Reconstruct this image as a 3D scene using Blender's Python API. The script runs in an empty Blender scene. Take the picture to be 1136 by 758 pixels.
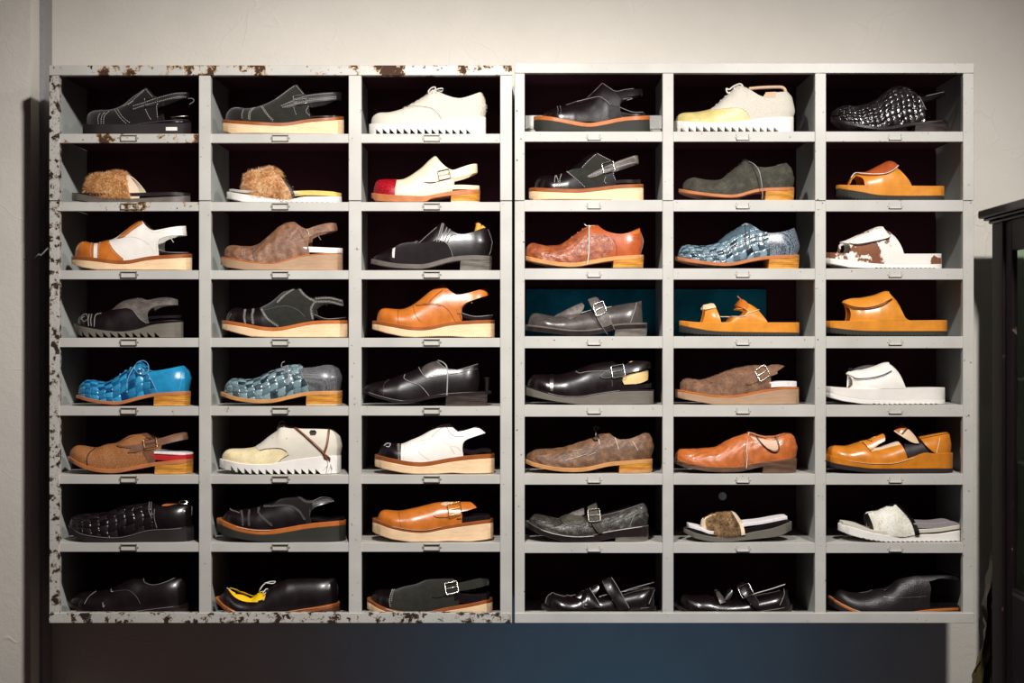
import bpy, math, random
import numpy as np
from mathutils import Vector
from mathutils.geometry import delaunay_2d_cdt

scene = bpy.context.scene
COL = scene.collection
CAMZ = 1.50          # camera height, metres
DIST = 3.60          # camera to cabinet front
K = 1.0 / 450.0      # metres per photo pixel on the cabinet front plane
CX, CY = 568.0, 379.0
YC = 0.052           # depth of a shoe's centre line behind the cabinet front

def wx(px, y=0.0): return (px - CX) * K * (DIST + y) / DIST
def wz(py, y=0.0): return CAMZ + (CY - py) * K * (DIST + y) / DIST

# ------------------------------------------------------------------ objects
def tag(o, label=None, cat=None, group=None, kind=None):
    if label: o['label'] = label
    if cat: o['category'] = cat
    if group: o['group'] = group
    if kind: o['kind'] = kind
    return o

def empty(name, loc):
    o = bpy.data.objects.new(name, None); COL.objects.link(o)
    o.location = loc; o.empty_display_size = 0.05
    return o

def mesh_obj(name, V, F, mats, parent=None, UV=None, smooth=38, col=None, midx=None):
    me = bpy.data.meshes.new(name)
    me.from_pydata([tuple(map(float, v)) for v in V], [], [tuple(int(i) for i in f) for f in F])
    if not isinstance(mats, (list, tuple)): mats = [mats]
    for m in mats: me.materials.append(m)
    if UV is not None:
        ul = me.uv_layers.new(name='UVMap')
        li = np.empty(len(me.loops), dtype=np.int32); me.loops.foreach_get('vertex_index', li)
        ul.data.foreach_set('uv', np.asarray(UV, dtype=np.float32)[li].ravel())
    if col is not None:
        at = me.attributes.new('shade', 'FLOAT', 'POINT')
        at.data.foreach_set('value', np.asarray(col, dtype=np.float32))
    if midx is not None:
        me.polygons.foreach_set('material_index', np.asarray(midx, dtype=np.int32))
    me.validate(); me.update()
    if smooth:
        me.shade_smooth()
        me.set_sharp_from_angle(angle=math.radians(smooth))
    o = bpy.data.objects.new(name, me); COL.objects.link(o)
    if parent: o.parent = parent
    return o

class MB:
    """collects boxes, tubes and prisms into one mesh"""
    def __init__(s): s.V = []; s.F = []
    def add(s, V, F):
        n = len(s.V); s.V += [tuple(v) for v in V]; s.F += [tuple(i + n for i in f) for f in F]
        return s
    def box(s, x0, x1, y0, y1, z0, z1, b=0.0):
        if b <= 0:
            V = [(x, y, z) for x in (x0, x1) for y in (y0, y1) for z in (z0, z1)]
            F = [(0,1,3,2),(4,6,7,5),(0,4,5,1),(2,3,7,6),(0,2,6,4),(1,5,7,3)]
            return s.add(V, F)
        V = []; idx = {}
        lo = (x0, y0, z0); hi = (x1, y1, z1)
        for cx in (0, 1):
            for cy in (0, 1):
                for cz in (0, 1):
                    for ax in range(3):
                        c = [cx, cy, cz]; p = []
                        for a in range(3):
                            e = hi[a] if c[a] else lo[a]
                            if a != ax: e += -b if c[a] else b
                            p.append(e)
                        idx[(cx, cy, cz, ax)] = len(V); V.append(p)
        F = []
        for ax in range(3):
            a1, a2 = [a for a in range(3) if a != ax]
            for sd in (0, 1):
                q = []
                for (p, r) in ((0,0),(1,0),(1,1),(0,1)):
                    c = [0,0,0]; c[ax] = sd; c[a1] = p; c[a2] = r
                    q.append(idx[(c[0], c[1], c[2], ax)])
                F.append(q)
            for p in (0, 1):
                for r in (0, 1):
                    q = []
                    for e in (0, 1):
                        c = [0,0,0]; c[ax] = e; c[a1] = p; c[a2] = r; q.append(idx[(c[0],c[1],c[2],a1)])
                    for e in (1, 0):
                        c = [0,0,0]; c[ax] = e; c[a1] = p; c[a2] = r; q.append(idx[(c[0],c[1],c[2],a2)])
                    F.append(q)
        for cx in (0,1):
            for cy in (0,1):
                for cz in (0,1): F.append([idx[(cx,cy,cz,a)] for a in range(3)])
        return s.add(V, F)
    def tube(s, pts, r, closed=False, n=6):
        V, F = tube_geo(pts, r, closed, n); return s.add(V, F)
    def build(s, name, mat, parent=None, smooth=38):
        o = mesh_obj(name, s.V, s.F, mat, parent, smooth=0)
        fix_normals(o)
        if smooth:
            o.data.shade_smooth(); o.data.set_sharp_from_angle(angle=math.radians(smooth))
        return o

def fix_normals(o):
    import bmesh
    bm = bmesh.new(); bm.from_mesh(o.data)
    bmesh.ops.recalc_face_normals(bm, faces=bm.faces); bm.to_mesh(o.data); bm.free()

def tube_geo(pts, r, closed=False, n=6):
    P = [Vector(p) for p in pts]
    Q = [P[0]]
    for p in P[1:]:
        if (p - Q[-1]).length > 1e-5: Q.append(p)
    P = Q; m = len(P)
    if m < 2: return [], []
    V = []; F = []
    prev = None
    for i in range(m):
        if closed: d = P[(i+1) % m] - P[i-1]
        else: d = P[min(i+1, m-1)] - P[max(i-1, 0)]
        if d.length < 1e-9: d = Vector((1,0,0))
        d.normalize()
        if prev is None:
            up = Vector((0,0,1)) if abs(d.z) < .9 else Vector((0,1,0))
            a = d.cross(up).normalized()
        else:
            a = prev - d * prev.dot(d)
            a = a.normalized() if a.length > 1e-6 else d.orthogonal().normalized()
        prev = a; b = d.cross(a)
        rr = r[i] if isinstance(r, (list, tuple)) else r
        for k in range(n):
            t = 2 * math.pi * k / n
            V.append(P[i] + a * (rr * math.cos(t)) + b * (rr * math.sin(t)))
    last = m if closed else m - 1
    for i in range(last):
        for k in range(n):
            i2 = (i + 1) % m; k2 = (k + 1) % n
            F.append((i*n + k, i*n + k2, i2*n + k2, i2*n + k))
    if not closed:
        F.append(tuple(range(n))[::-1]); F.append(tuple((m-1)*n + k for k in range(n)))
    return [tuple(v) for v in V], F

def crom(P, n=6):
    """Catmull-Rom through points, n samples a span"""
    P = [np.array(p, float) for p in P]
    if len(P) < 3: return P
    Q = [2*P[0] - P[1]] + P + [2*P[-1] - P[-2]]
    out = []
    for i in range(1, len(Q) - 2):
        for k in range(n):
            t = k / n; a, b, c, d = Q[i-1], Q[i], Q[i+1], Q[i+2]
            out.append(.5*((2*b) + (-a+c)*t + (2*a-5*b+4*c-d)*t*t + (-a+3*b-3*c+d)*t**3))
    out.append(P[-1])
    return out

def soften(poly, it=2, lim=48):
    """round off the gentle corners of a closed outline, keep the sharp ones"""
    P = [np.array(p, float) for p in poly]; keep = []
    n = len(P)
    for i in range(n):
        a = P[i] - P[i-1]; b = P[(i+1) % n] - P[i]
        c = np.dot(a, b) / (np.linalg.norm(a)*np.linalg.norm(b) + 1e-9)
        keep.append(math.degrees(math.acos(max(-1, min(1, c)))) > lim)
    for _ in range(it):
        Q = []; KQ = []
        n = len(P)
        for i in range(n):
            if keep[i]: Q.append(P[i]); KQ.append(True)
            else:
                Q.append(P[i]*.75 + P[i-1]*.25); KQ.append(False)
                Q.append(P[i]*.75 + P[(i+1) % n]*.25); KQ.append(False)
        P, keep = Q, KQ
    return P

def dens(P, step, closed=False):
    P = [np.array(p, float) for p in P]; out = []
    m = len(P) if closed else len(P) - 1
    for i in range(m):
        a, b = P[i], P[(i+1) % len(P)]
        k = max(1, int(math.ceil(np.linalg.norm(b - a) / step)))
        for j in range(k): out.append(a + (b - a) * j / k)
    if not closed: out.append(P[-1])
    return out

def inside(px, py, poly):
    poly = np.asarray(poly); x1, y1 = poly[:,0], poly[:,1]
    x2, y2 = np.roll(x1, -1), np.roll(y1, -1)
    res = np.zeros(len(px), bool)
    for a, b, c, d in zip(x1, y1, x2, y2):
        if b == d: continue
        cond = ((b > py) != (d > py)) & (px < (c - a) * (py - b) / (d - b) + a)
        res ^= cond
    return res

# ------------------------------------------------------------------ the shoe
PEXP = 2.25
X0 = [64, 232, 400, 580, 745, 914]
Y0 = [76, 152, 228, 302, 378, 454, 530, 608]
FL = [148.5, 224.3, 300.0, 375.0, 451.0, 527.0, 602.5, 687.0]
FR = [146.0, 222.0, 298.0, 373.3, 449.5, 526.0, 602.5, 687.0]
def floor_z(r, c): return wz((FL if c < 3 else FR)[r]) + .0009

def plan(t):
    """half width of a shoe along its length, 1 at the ball"""
    t = np.clip(np.asarray(t, float), 0, 1)
    b = np.interp(t, [0, .15, .32, .5, .65, .85, 1], [.86, .96, 1, .90, .80, .76, .76])
    f = np.sqrt(np.clip(1 - (1 - np.clip(t / .20, 0, 1))**2, 0, 1))
    h = np.sqrt(np.clip(1 - (1 - np.clip((1 - t) / .17, 0, 1))**2, 0, 1))
    return b * f * h

class Last:
    def __init__(s, xa, back, W, bx, bz, rx, rz):
        s.xa = xa; s.back = back; s.W = W; s.bx, s.bz, s.rx, s.rz = bx, bz, rx, rz
    def xe(s, z): return np.interp(z, s.back[0], s.back[1])
    def zb(s, x): return np.interp(x, s.bx, s.bz)
    def H(s, x): return np.maximum(np.interp(x, s.rx, s.rz), s.zb(x) + .002)
    def half(s, x, z):
        t = (x - s.xa) / (s.xe(z) - s.xa)
        q = np.clip((z - s.zb(x)) / (s.H(x) - s.zb(x)), 0, 1)
        return s.W * plan(t) * (1 - q**PEXP) ** (1 / PEXP)
    def to_param(s, x, z):
        t = np.clip((x - s.xa) / (s.xe(z) - s.xa), 0, 1)
        q = np.clip((z - s.zb(x)) / (s.H(x) - s.zb(x)), 0, 1)
        return np.arccos(1 - 2*t) / math.pi, np.arcsin(q ** (PEXP/2)) / (math.pi/2)
    def surf(s, S, T):
        t = (1 - np.cos(math.pi * S)) / 2; th = T * math.pi / 2
        q = np.sin(th) ** (2/PEXP)
        z = np.full_like(S, .04)
        for _ in range(8):
            x = s.xa + (s.xe(z) - s.xa) * t
            z = s.zb(x) + (s.H(x) - s.zb(x)) * q
        return x, s.W * plan(t) * np.clip(np.cos(th), 0, 1) ** (2/PEXP), z

class Shoe:
    def __init__(s, r, c, label, cat, u0, u1, welt, ridge, back=None, W=.047, peak_drop=8, kind='shoe', floor=True):
        s.r, s.c = r, c
        s.x0, s.y0 = X0[c], Y0[r]
        s.uc = (u0 + u1) / 2
        s.yc = YC if r < 7 else .072
        s.Xr = (s.x0 + s.uc/7.1 - CX) * K * (DIST + s.yc) / DIST
        s.Zr = floor_z(r, c)
        s.root = empty(kind, (s.Xr, s.yc, s.Zr))
        tag(s.root, label, cat, 'shoes in the pigeonholes')
        s.acc = {}; s.W = W; s.Ws = W * 1.06
        s.xs0 = s.xz(u0, 400, 0)[0]; s.xs1 = s.xz(u1, 400, 0)[0]
        s.welt = welt
        s.cur = s.edge(welt)
        s.rng = random.Random(r*10 + c)
        rp = [s.xz(u, v, 0) for u, v in ridge]
        xa = rp[0][0]
        # the traced ridge up to the throat, then the hidden line of the last
        cr = crom(rp, 6); rx = np.array([p[0] for p in cr]); rz = np.array([p[1] for p in cr])
        # the nose: bring the ridge down to the welt like a quarter ellipse
        rx = np.maximum.accumulate(rx)
        top_u, top_v = ridge[-1]
        ex = s.xz(u1 + 20, top_v + peak_drop, 0)
        rx = np.append(rx, [ex[0] + .01]); rz = np.append(rz, [ex[1]])
        if back is None: back = [(u1 - 22, 0), (u1 - 22, 568)]
        bp = sorted([s.xz(u, v, 0)[::-1] for u, v in back])
        bz_, bx_ = np.array([p[0] for p in bp]), np.array([p[1] for p in bp])
        wz_ = s.cur
        s.last = Last(xa, (bz_, bx_), W, wz_[0], wz_[1], rx, rz)
    # photo crop units -> local metres on the plane at local depth y
    def xz(s, u, v, y):
        f = K * (DIST + s.yc + y) / DIST
        return ((s.x0 + u/7.1 - CX) * f - s.Xr, CAMZ + (CY - (s.y0 + v/7.1)) * f - s.Zr)
    def swidth(s, x, W=None):
        return (W or s.Ws) * plan((x - s.xs0) / (s.xs1 - s.xs0))
    def edge(s, pts, smooth=True):
        P = crom(pts, 5) if smooth and len(pts) > 2 else pts
        X, Z = [], []
        for u, v in P:
            x, z = s.xz(u, v, 0)
            for _ in range(3):
                y = -float(s.swidth(x)); x, z = s.xz(u, v, y)
            X.append(x); Z.append(z)
        X = np.maximum.accumulate(np.array(X)) + np.arange(len(X))*1e-6
        return X, np.array(Z)
    def on(s, u, v, last=None, lift=0.0, side=-1):
        """point where the view ray of a traced point meets the last"""
        L = last or s.last; y = 0.0
        x, z = s.xz(u, v, 0)
        for _ in range(5):
            y = -float(L.half(x, max(z, 0))); x, z = s.xz(u, v, y*.9)
        y = -float(L.half(x, z))
        e = .0006
        gx = (L.half(x+e, z) - L.half(x-e, z)) / (2*e); gz = (L.half(x, z+e) - L.half(x, z-e)) / (2*e)
        n = np.array([-np.clip(gx,-3,3), -1.0, -np.clip(gz,-3,3)]); n[0] = -gx if abs(gx) < 3 else -3*np.sign(gx)
        n = n / np.linalg.norm(n)
        p = np.array([x, y, z]) + n * lift
        if side > 0: p[1] = -p[1]
        return p
    # ---- sole pieces
    def layer(s, name, mat, h=None, bot=None, ua=None, ub=None, grow=1.0, teeth=None, advance=True, smooth=True, top=None):
        tx, tz = s.edge(top) if top is not None else s.cur
        if h is not None: bx, bz = tx.copy(), tz - h * K / 7.1 * 1.02
        else:
            bx, bz = s.edge(bot, smooth)
        full = (np.array(bx), np.array(bz))
        xa = s.xs0 if ua is None else s.xz(ua, 400, -.02)[0]
        xb = s.xs1 if ub is None else s.xz(ub, 400, -.02)[0]
        m = (xa + xb) / 2; xs = m + (xb - xa)/2 * -np.cos(np.linspace(0, math.pi, 46))
        if teeth:
            a, b, n, hh = teeth
            ext = []
            xa_, xb_ = s.xz(a, 400, -.04)[0], s.xz(b, 400, -.04)[0]
            pit = (xb_ - xa_) / n
            for i in range(n):
                p = xa_ + i*pit; ext += [(p, 0), (p + pit*.04, hh), (p + pit*.8, 0)]
            ext = np.array(ext); xs = np.sort(np.unique(np.concatenate([xs, ext[:,0]])))
        zt = np.interp(xs, tx, tz); zb = np.interp(xs, bx, bz)
        if bot is not None or h is None:
            pass
        zb = np.maximum(zb, 0)
        if bot is not None:
            vm = max(p[1] for p in bot); low = [p for p in bot if p[1] > vm - 4]
            base = max(float(np.interp(s.xz(p[0], p[1], -.03)[0], bx, bz)) for p in low)
            if base < .012 and vm >= 488: zb = np.maximum(0, zb - max(base, 0))
        if teeth: zb = np.maximum(zb, 0) + np.interp(xs, ext[:,0], ext[:,1] * 1.0, 0, 0) * K / 7.1
        zt = np.maximum(zt, zb + .0006)
        w = s.swidth(xs) * grow
        V, F = [], []; N = 8; b_ = .0009
        for x, ww, a, b in zip(xs, w, zt, zb):
            i = min(b_, ww*.5, (a-b)*.3)
            for (yy, z) in ((-ww+i, a), (-ww, a-i), (-ww, b+i), (-ww+i, b), (ww-i, b), (ww, b+i), (ww, a-i), (ww-i, a)):
                V.append((x, yy, z))
        n = len(xs)
        for i in range(n-1):
            for k in range(N):
                k2 = (k+1) % N; F.append((i*N+k, i*N+k2, (i+1)*N+k2, (i+1)*N+k))
        F.append(tuple(range(N))[::-1]); F.append(tuple((n-1)*N+k for k in range(N)))
        UV = [(v[0], v[2]) for v in V]
        o = mesh_obj(name, V, F, mat, s.root, UV=UV, smooth=0)
        fix_normals(o); o.data.shade_smooth(); o.data.set_sharp_from_angle(angle=math.radians(35))
        if advance: s.cur = full if h is not None else full
        return o
    def heel(s, mat, ub, ue=None, name='heel', cap=None, h0=0.0):
        """block from the breast at ub back to the end of the sole, down to the shelf"""
        tx, tz = s.cur; keep = s.cur
        xa = s.xz(ub, 400, -.035)[0]; xb = s.xs1 if ue is None else s.xz(ue, 400, 0)[0]
        ztop = np.interp(np.linspace(xa, xb, 12), tx, tz)
        def blk(nm, m, f0, f1, g):
            xs = xa + (xb - xa) * (1 - np.cos(np.linspace(0, math.pi/2, 16)[::-1]))[::1]
            xs = np.sort(xa + (xb-xa) * np.sin(np.linspace(0, math.pi/2, 18)))
            zt = np.interp(xs, tx, tz)
            V, F = [], []
            sh = .0015
            for x, z in zip(xs, zt):
                w = float(s.swidth(x)) * g * .985
                a, b = z * f1, z * f0
                V += [(x, -w, a), (x - sh*(1-f0), -w + sh*(1-f0), b), (x - sh*(1-f0), w - sh*(1-f0), b), (x, w, a)]
            n = len(xs)
            for i in range(n-1):
                for k in range(4):
                    k2 = (k+1) % 4; F.append((i*4+k, i*4+k2, i*4+4+k2, i*4+4+k))
            F.append((3,2,1,0)); F.append(tuple((n-1)*4+k for k in range(4)))
            o = mesh_obj(nm, V, F, m, s.root, smooth=0); fix_normals(o)
            o.data.shade_smooth(); o.data.set_sharp_from_angle(angle=math.radians(35))
        if cap:
            blk(name, mat, cap[1], 1.0, 1); blk('heel_lift', cap[0], 0.0, cap[1], 1.0)
        else: blk(name, mat, 0.0, 1.0, 1)
    def insole(s, mat, pts, th=8, ua=None, ub=None, grow=.9, name='insole'):
        keep = s.cur
        u = [p[0] for p in pts]
        o = s.layer(name, mat, h=th, ua=ua if ua is not None else min(u), ub=ub if ub is not None else max(u), grow=grow, advance=False, top=pts)
        s.cur = keep
        return o
    # ---- upper pieces
    def mk_last(s, ridge=None, W=None, base=None, xa=None, back=None):
        L = s.last
        N = Last(L.xa if xa is None else s.xz(xa, 400, 0)[0], L.back, W or L.W, L.bx, L.bz, L.rx, L.rz)
        if ridge:
            rp = crom([s.xz(u, v, 0) for u, v in ridge], 6) if len(ridge) > 2 else [s.xz(u, v, 0) for u, v in ridge]
            N.rx = np.maximum.accumulate(np.array([p[0] for p in rp])); N.rz = np.array([p[1] for p in rp])
        if base:
            N.bx, N.bz = s.edge(base)
        if back:
            bp = sorted([s.xz(u, v, 0)[::-1] for u, v in back])
            N.back = (np.array([p[0] for p in bp]), np.array([p[1] for p in bp]))
        return N
    def patch(s, name, mat, poly, lift=0.0, th=.0018, res=.0042, fx=None, last=None, far=True, fur=None, soft=True, holes=(), amp=None, parent=None, cell=.0125):
        L = last or s.last
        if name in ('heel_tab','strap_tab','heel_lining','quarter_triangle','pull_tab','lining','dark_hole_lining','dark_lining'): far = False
        if fx == 'weave': res = .00175
        def conv(pl, sf):
            P = soften(pl) if sf else [np.array(p, float) for p in pl]
            P = dens(P, 9 if res > .003 else 7, True)
            Q = []
            for u, v in P:
                x, z = s.xz(u, v, 0)
                for _ in range(4):
                    y = -float(L.half(x, z)); x, z = s.xz(u, v, y*.95)
                S, T = L.to_param(np.array([x]), np.array([z])); q = (float(S[0]), float(T[0]))
                if not Q or abs(Q[-1][0]-q[0]) + abs(Q[-1][1]-q[1]) > 1e-4: Q.append(q)
            return Q
        B = conv(poly, soft); HL = [conv(h, True) for h in holes]
        xlen = float(L.xe(.04) - L.xa)
        ns = int(xlen*1.25 / res); nt = int(.105 / res)
        gs, gt = np.meshgrid((np.arange(ns) + .5) / ns, (np.arange(1, nt)) / nt, indexing='ij')
        gs = gs.copy(); gs[:, ::2] += .5/ns
        gs, gt = gs.ravel(), gt.ravel()
        m = inside(gs, gt, B)
        for h in HL: m &= ~inside(gs, gt, h)
        gs, gt = gs[m], gt[m]
        # keep interior points off the outline
        Ba = np.array(B + [p for h in HL for p in h])
        if len(gs):
            d2 = ((gs[:,None]-Ba[None,:,0])*ns)**2 + ((gt[:,None]-Ba[None,:,1])*nt)**2
            k = d2.min(1) > .22; gs, gt = gs[k], gt[k]
        pts = [Vector(b) for b in B]; edges = [(i, (i+1) % len(B)) for i in range(len(B))]
        for h in HL:
            o = len(pts); pts += [Vector(b) for b in h]; edges += [(o+i, o+(i+1) % len(h)) for i in range(len(h))]
        pts += [Vector((a, b)) for a, b in zip(gs, gt)]
        vs, es, fs, *_ = delaunay_2d_cdt(pts, edges, [], 0, 1e-5)
        A = np.array([(v.x, v.y) for v in vs]); T = np.array([f for f in fs if len(f) == 3])
        cen = A[T].mean(1); ok = inside(cen[:,0], cen[:,1], B)
        for h in HL: ok &= ~inside(cen[:,0], cen[:,1], h)
        T = T[ok]
        a, b, c = A[T[:,0]], A[T[:,1]], A[T[:,2]]
        ar = (b[:,0]-a[:,0])*(c[:,1]-a[:,1]) - (b[:,1]-a[:,1])*(c[:,0]-a[:,0])
        T = T[np.abs(ar) > 1e-9]; ar = ar[np.abs(ar) > 1e-9]
        T[ar < 0] = T[ar < 0][:, ::-1]
        x, y, z = L.surf(A[:,0], A[:,1])
        near = np.stack([x, -y, z], 1)
        uv = np.stack([x, A[:,1]*.085], 1)
        V, F, U = [near], [T], [uv]
        if far:
            V.append(np.stack([x, y, z], 1)); F.append(T[:, ::-1] + len(near)); U.append(uv*[1,-1] + [0,.17])
        V = np.concatenate(V); F = np.concatenate(F); U = np.concatenate(U)
        # weld
        key = {}; remap = np.empty(len(V), int); NV = []; NU = []
        for i, p in enumerate(V):
            kk = (round(p[0]/.00015), round(p[1]/.00015), round(p[2]/.00015))
            if kk not in key: key[kk] = len(NV); NV.append(p); NU.append(U[i])
            remap[i] = key[kk]
        V = np.array(NV); U = np.array(NU); F = remap[F]
        F = F[(F[:,0] != F[:,1]) & (F[:,1] != F[:,2]) & (F[:,0] != F[:,2])]
        def normals(V):
            fn = np.cross(V[F[:,1]]-V[F[:,0]], V[F[:,2]]-V[F[:,0]])
            n = np.zeros_like(V)
            for k in range(3): np.add.at(n, F[:,k], fn)
            return n / (np.linalg.norm(n, axis=1)[:,None] + 1e-12)
        N = normals(V)
        off = np.full(len(V), lift); shade = np.ones(len(V))*.5
        rg = np.random.RandomState(s.r*10+s.c)
        if fx == 'weave':
            ca, sa = math.cos(.18), math.sin(.18)
            cell = cell*1.12; a1 = (U[:,0]*ca + U[:,1]*sa + .0016*np.sin(U[:,1]*160+s.c)) / (cell*1.18); a2 = (-U[:,0]*sa + U[:,1]*ca + .0016*np.sin(U[:,0]*130)) / (cell*.92)
            i, j = np.floor(a1), np.floor(a2); fu = (a1-i)*2-1; fv = (a2-j)*2-1
            over = (i + j) % 2 == 0
            ff = np.where(over, fu, fv); gg = np.where(over, fv, fu)
            h = (1 - np.abs(gg)**9) * (1 - .5*np.abs(ff)**3)
            off = off + (amp or .0026) * .85 * h - .0012
            rnd = np.sin(i*12.9898 + j*78.233 + s.c*3.1)*43758.5453; rnd = rnd - np.floor(rnd)
            shade = np.clip(rnd*.55 + np.where(over, .45, 0) , 0, 1) * np.clip(h*1.6, .25, 1)  # over strips lightened and gaps darkened: light and shade put into colour
        if fx == 'wrinkle':
            a_ = amp or .0012
            off = off + a_*(np.sin(U[:,0]*170 + 3*np.sin(U[:,1]*90))*np.sin(U[:,1]*110 + 2.2*np.sin(U[:,0]*70+s.c)))
        if fx == 'folds':
            off = off + (amp or .0012)*np.sin((U[:,0]*.9 - z.mean() + U[:,1]*.4)*420)
        V2 = V + N * off[:,None]
        inner = V2 - N * th
        n = len(V2)
        # boundary
        ed = {}
        for f in F:
            for k in range(3):
                e = (int(f[k]), int(f[(k+1)%3])); ed[e] = 1
        FF = [tuple(f) for f in F] + [tuple(int(i)+n for i in f[::-1]) for f in F]
        for (p, q) in ed:
            if (q, p) not in ed: FF.append((q, p, p+n, q+n))
        VV = np.concatenate([V2, inner]); UU = np.concatenate([U, U]); SS = np.concatenate([shade, shade])
        if fur:
            cnt, ln, comb = fur
            tri = V2[F]; ar = np.linalg.norm(np.cross(tri[:,1]-tri[:,0], tri[:,2]-tri[:,0]), axis=1)
            pick = rg.choice(len(F), size=cnt, p=ar/ar.sum())
            r1, r2 = rg.rand(cnt), rg.rand(cnt); fl = r1 + r2 > 1; r1[fl] = 1-r1[fl]; r2[fl] = 1-r2[fl]
            p = tri[pick,0] + (tri[pick,1]-tri[pick,0])*r1[:,None] + (tri[pick,2]-tri[pick,0])*r2[:,None]
            nn = normals(V2)[F[pick,0]]
            d = nn*.55 + np.array(comb)[None,:] + rg.randn(cnt,3)*.28; d /= np.linalg.norm(d, axis=1)[:,None]
            l = ln*(.6+.8*rg.rand(cnt))[:,None]
            w = np.cross(d, rg.randn(cnt,3)); w /= np.linalg.norm(w, axis=1)[:,None]; w *= .00032
            base = len(VV)
            mid = p + d*l*.5 + np.array([0,0,0])*l; tip = p + d*l + np.array([0,0,-.12])*l
            new = np.stack([p-w, p+w, mid+w*.8, tip, mid-w*.8], 1).reshape(-1,3)
            VV = np.concatenate([VV, new]); UU = np.concatenate([UU, np.repeat(U[F[pick,0]], 5, 0)])
            SS = np.concatenate([SS, np.repeat(rg.rand(cnt), 5)])
            FF += [(base+i*5, base+i*5+1, base+i*5+2, base+i*5+3, base+i*5+4) for i in range(cnt)]
        o = mesh_obj(name, VV, FF, mat, parent or s.root, UV=UU, smooth=50, col=SS)
        return o
    # ---- trimmings: several calls with one name make one part
    def _acc(s, name, mat):
        return s.acc.setdefault((name, mat.name), (MB(), mat))[0]
    def line(s, pts, mat, name='stitching', r=.0006, lift=.0012, dash=None, last=None, smooth=True, far=False):
        P = crom(pts, 6) if smooth and len(pts) > 2 else pts
        P = dens(P, 6)
        for side in ((-1, 1) if far else (-1,)):
            Q = [s.on(u, v, last, lift, side) for u, v in P]
            mb = s._acc(name, mat)
            if not dash: mb.tube(Q, r, n=6)
            else:
                on, gap = dash; i = 0; run = []; acc = 0.0; pen = True
                for a, b in zip(Q[:-1], Q[1:]):
                    k = max(1, int(np.linalg.norm(b-a)/.0006))
                    for j in range(k):
                        p = a + (b-a)*j/k
                        if pen: run.append(p)
                        acc += np.linalg.norm(b-a)/k
                        if acc > (on if pen else gap):
                            if pen and len(run) > 1: mb.tube([run[0], run[len(run)//2], run[-1]], r, n=4)
                            run = []; acc = 0; pen = not pen
    def trim(s, pts, mat, w=10, name='perforated_trim', last=None, lift=.0016, r=.0005):
        """double stitched line with punched dots between"""
        P = [np.array(p, float) for p in dens(crom(pts, 5), 8)]
        A, B = [], []
        for i, p in enumerate(P):
            d = P[min(i+1, len(P)-1)] - P[max(i-1, 0)]; n = np.array([-d[1], d[0]]) / (np.linalg.norm(d)+1e-9)
            A.append(p + n*w); B.append(p - n*w)
        s.line(A, mat, name, r, lift, (.0016, .0011), last, False); s.line(B, mat, name, r, lift, (.0016, .0011), last, False)
        s.dots(P, mat, 16, .0009, name, last, lift)
    def dots(s, pts, mat, sp=16, r=.0009, name='perforated_trim', last=None, lift=.0014):
        P = dens(pts, sp); mb = s._acc(name, mat)
        for u, v in P:
            c = s.on(u, v, last, lift)
            V = [c+np.array(d)*r for d in ((1,0,0),(-1,0,0),(0,.6,0),(0,-.6,0),(0,0,1),(0,0,-1))]
            mb.add(V, [(0,3,4),(3,1,4),(1,2,4),(2,0,4),(3,0,5),(1,3,5),(2,1,5),(0,2,5)])
    def buckle(s, c, a, b, ang, mat, last=None, lift=.0042, r=.0011, prong=True, name='buckle'):
        mb = MB(); ca, sa = math.cos(math.radians(ang)), math.sin(math.radians(ang))
        R = lambda p: (c[0] + p[0]*ca - p[1]*sa, c[1] + p[0]*sa + p[1]*ca)
        cr = min(a, b)*.22; path = []
        for (sx, sy, t0) in ((1,-1,-90),(1,1,0),(-1,1,90),(-1,-1,180)):
            for k in range(4):
                t = math.radians(t0 + 30*k); path.append((sx*(a-cr) + cr*math.cos(t), sy*(b-cr) + cr*math.sin(t)))
        path = dens(path, 10, True)
        # fit a plane on the surface so that the frame stays rigid
        pc = s.on(c[0], c[1], last, lift)
        ps = [s.on(*R((x, y)), last, lift) for x, y in ((a,0),(-a,0),(0,b),(0,-b))]
        ax = (ps[0]-ps[1])/(2*a); ay = (ps[2]-ps[3])/(2*b)
        f = lambda p: pc + ax*p[0] + ay*p[1]
        mb.tube([f(p) for p in path], r, closed=True, n=8)
        if prong: mb.tube([f((-a, 0)), f((0, 0)) + np.array([0,-.001,0]), f((a*1.02, 0))], r*.6, n=6)
        mb.build(name, mat, s.root, smooth=60)
    def lace(s, pts, mat, r=.0011, lift=.003, name='laces', last=None, closed=False, ys=None):
        """cord through traced points; ys gives free depths (None = lies on the shoe)"""
        P = []
        for i, p in enumerate(pts):
            if len(p) > 2: x, z = s.xz(p[0], p[1], p[2]); P.append(np.array([x, p[2], z]))
            else: P.append(s.on(p[0], p[1], last, lift))
        s._acc(name, mat).tube(crom(P, 6), r, closed, 6)
    def rungs(s, pts, mat, r=.0013, spread=.010, name='laces', last=None, lift=.002):
        for u, v in pts:
            p = s.on(u, v, last, 0); L = last or s.last
            x = s.xz(u, v, 0)[0]; Q = []
            for k in range(-4, 5):
                y = spread*k/4; h = float(L.H(x)); zb = float(L.zb(x)); w = L.W*float(plan((x-L.xa)/(L.xe(h)-L.xa)))
                z = zb + (h-zb)*(max(0, 1-(abs(y)/w)**PEXP))**(1/PEXP)
                Q.append((x + (.004 if k % 2 else 0)*0, y, z + lift*(1 if abs(k) < 4 else -.3)))
            s._acc(name, mat).tube(Q, r, False, 6)
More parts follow.
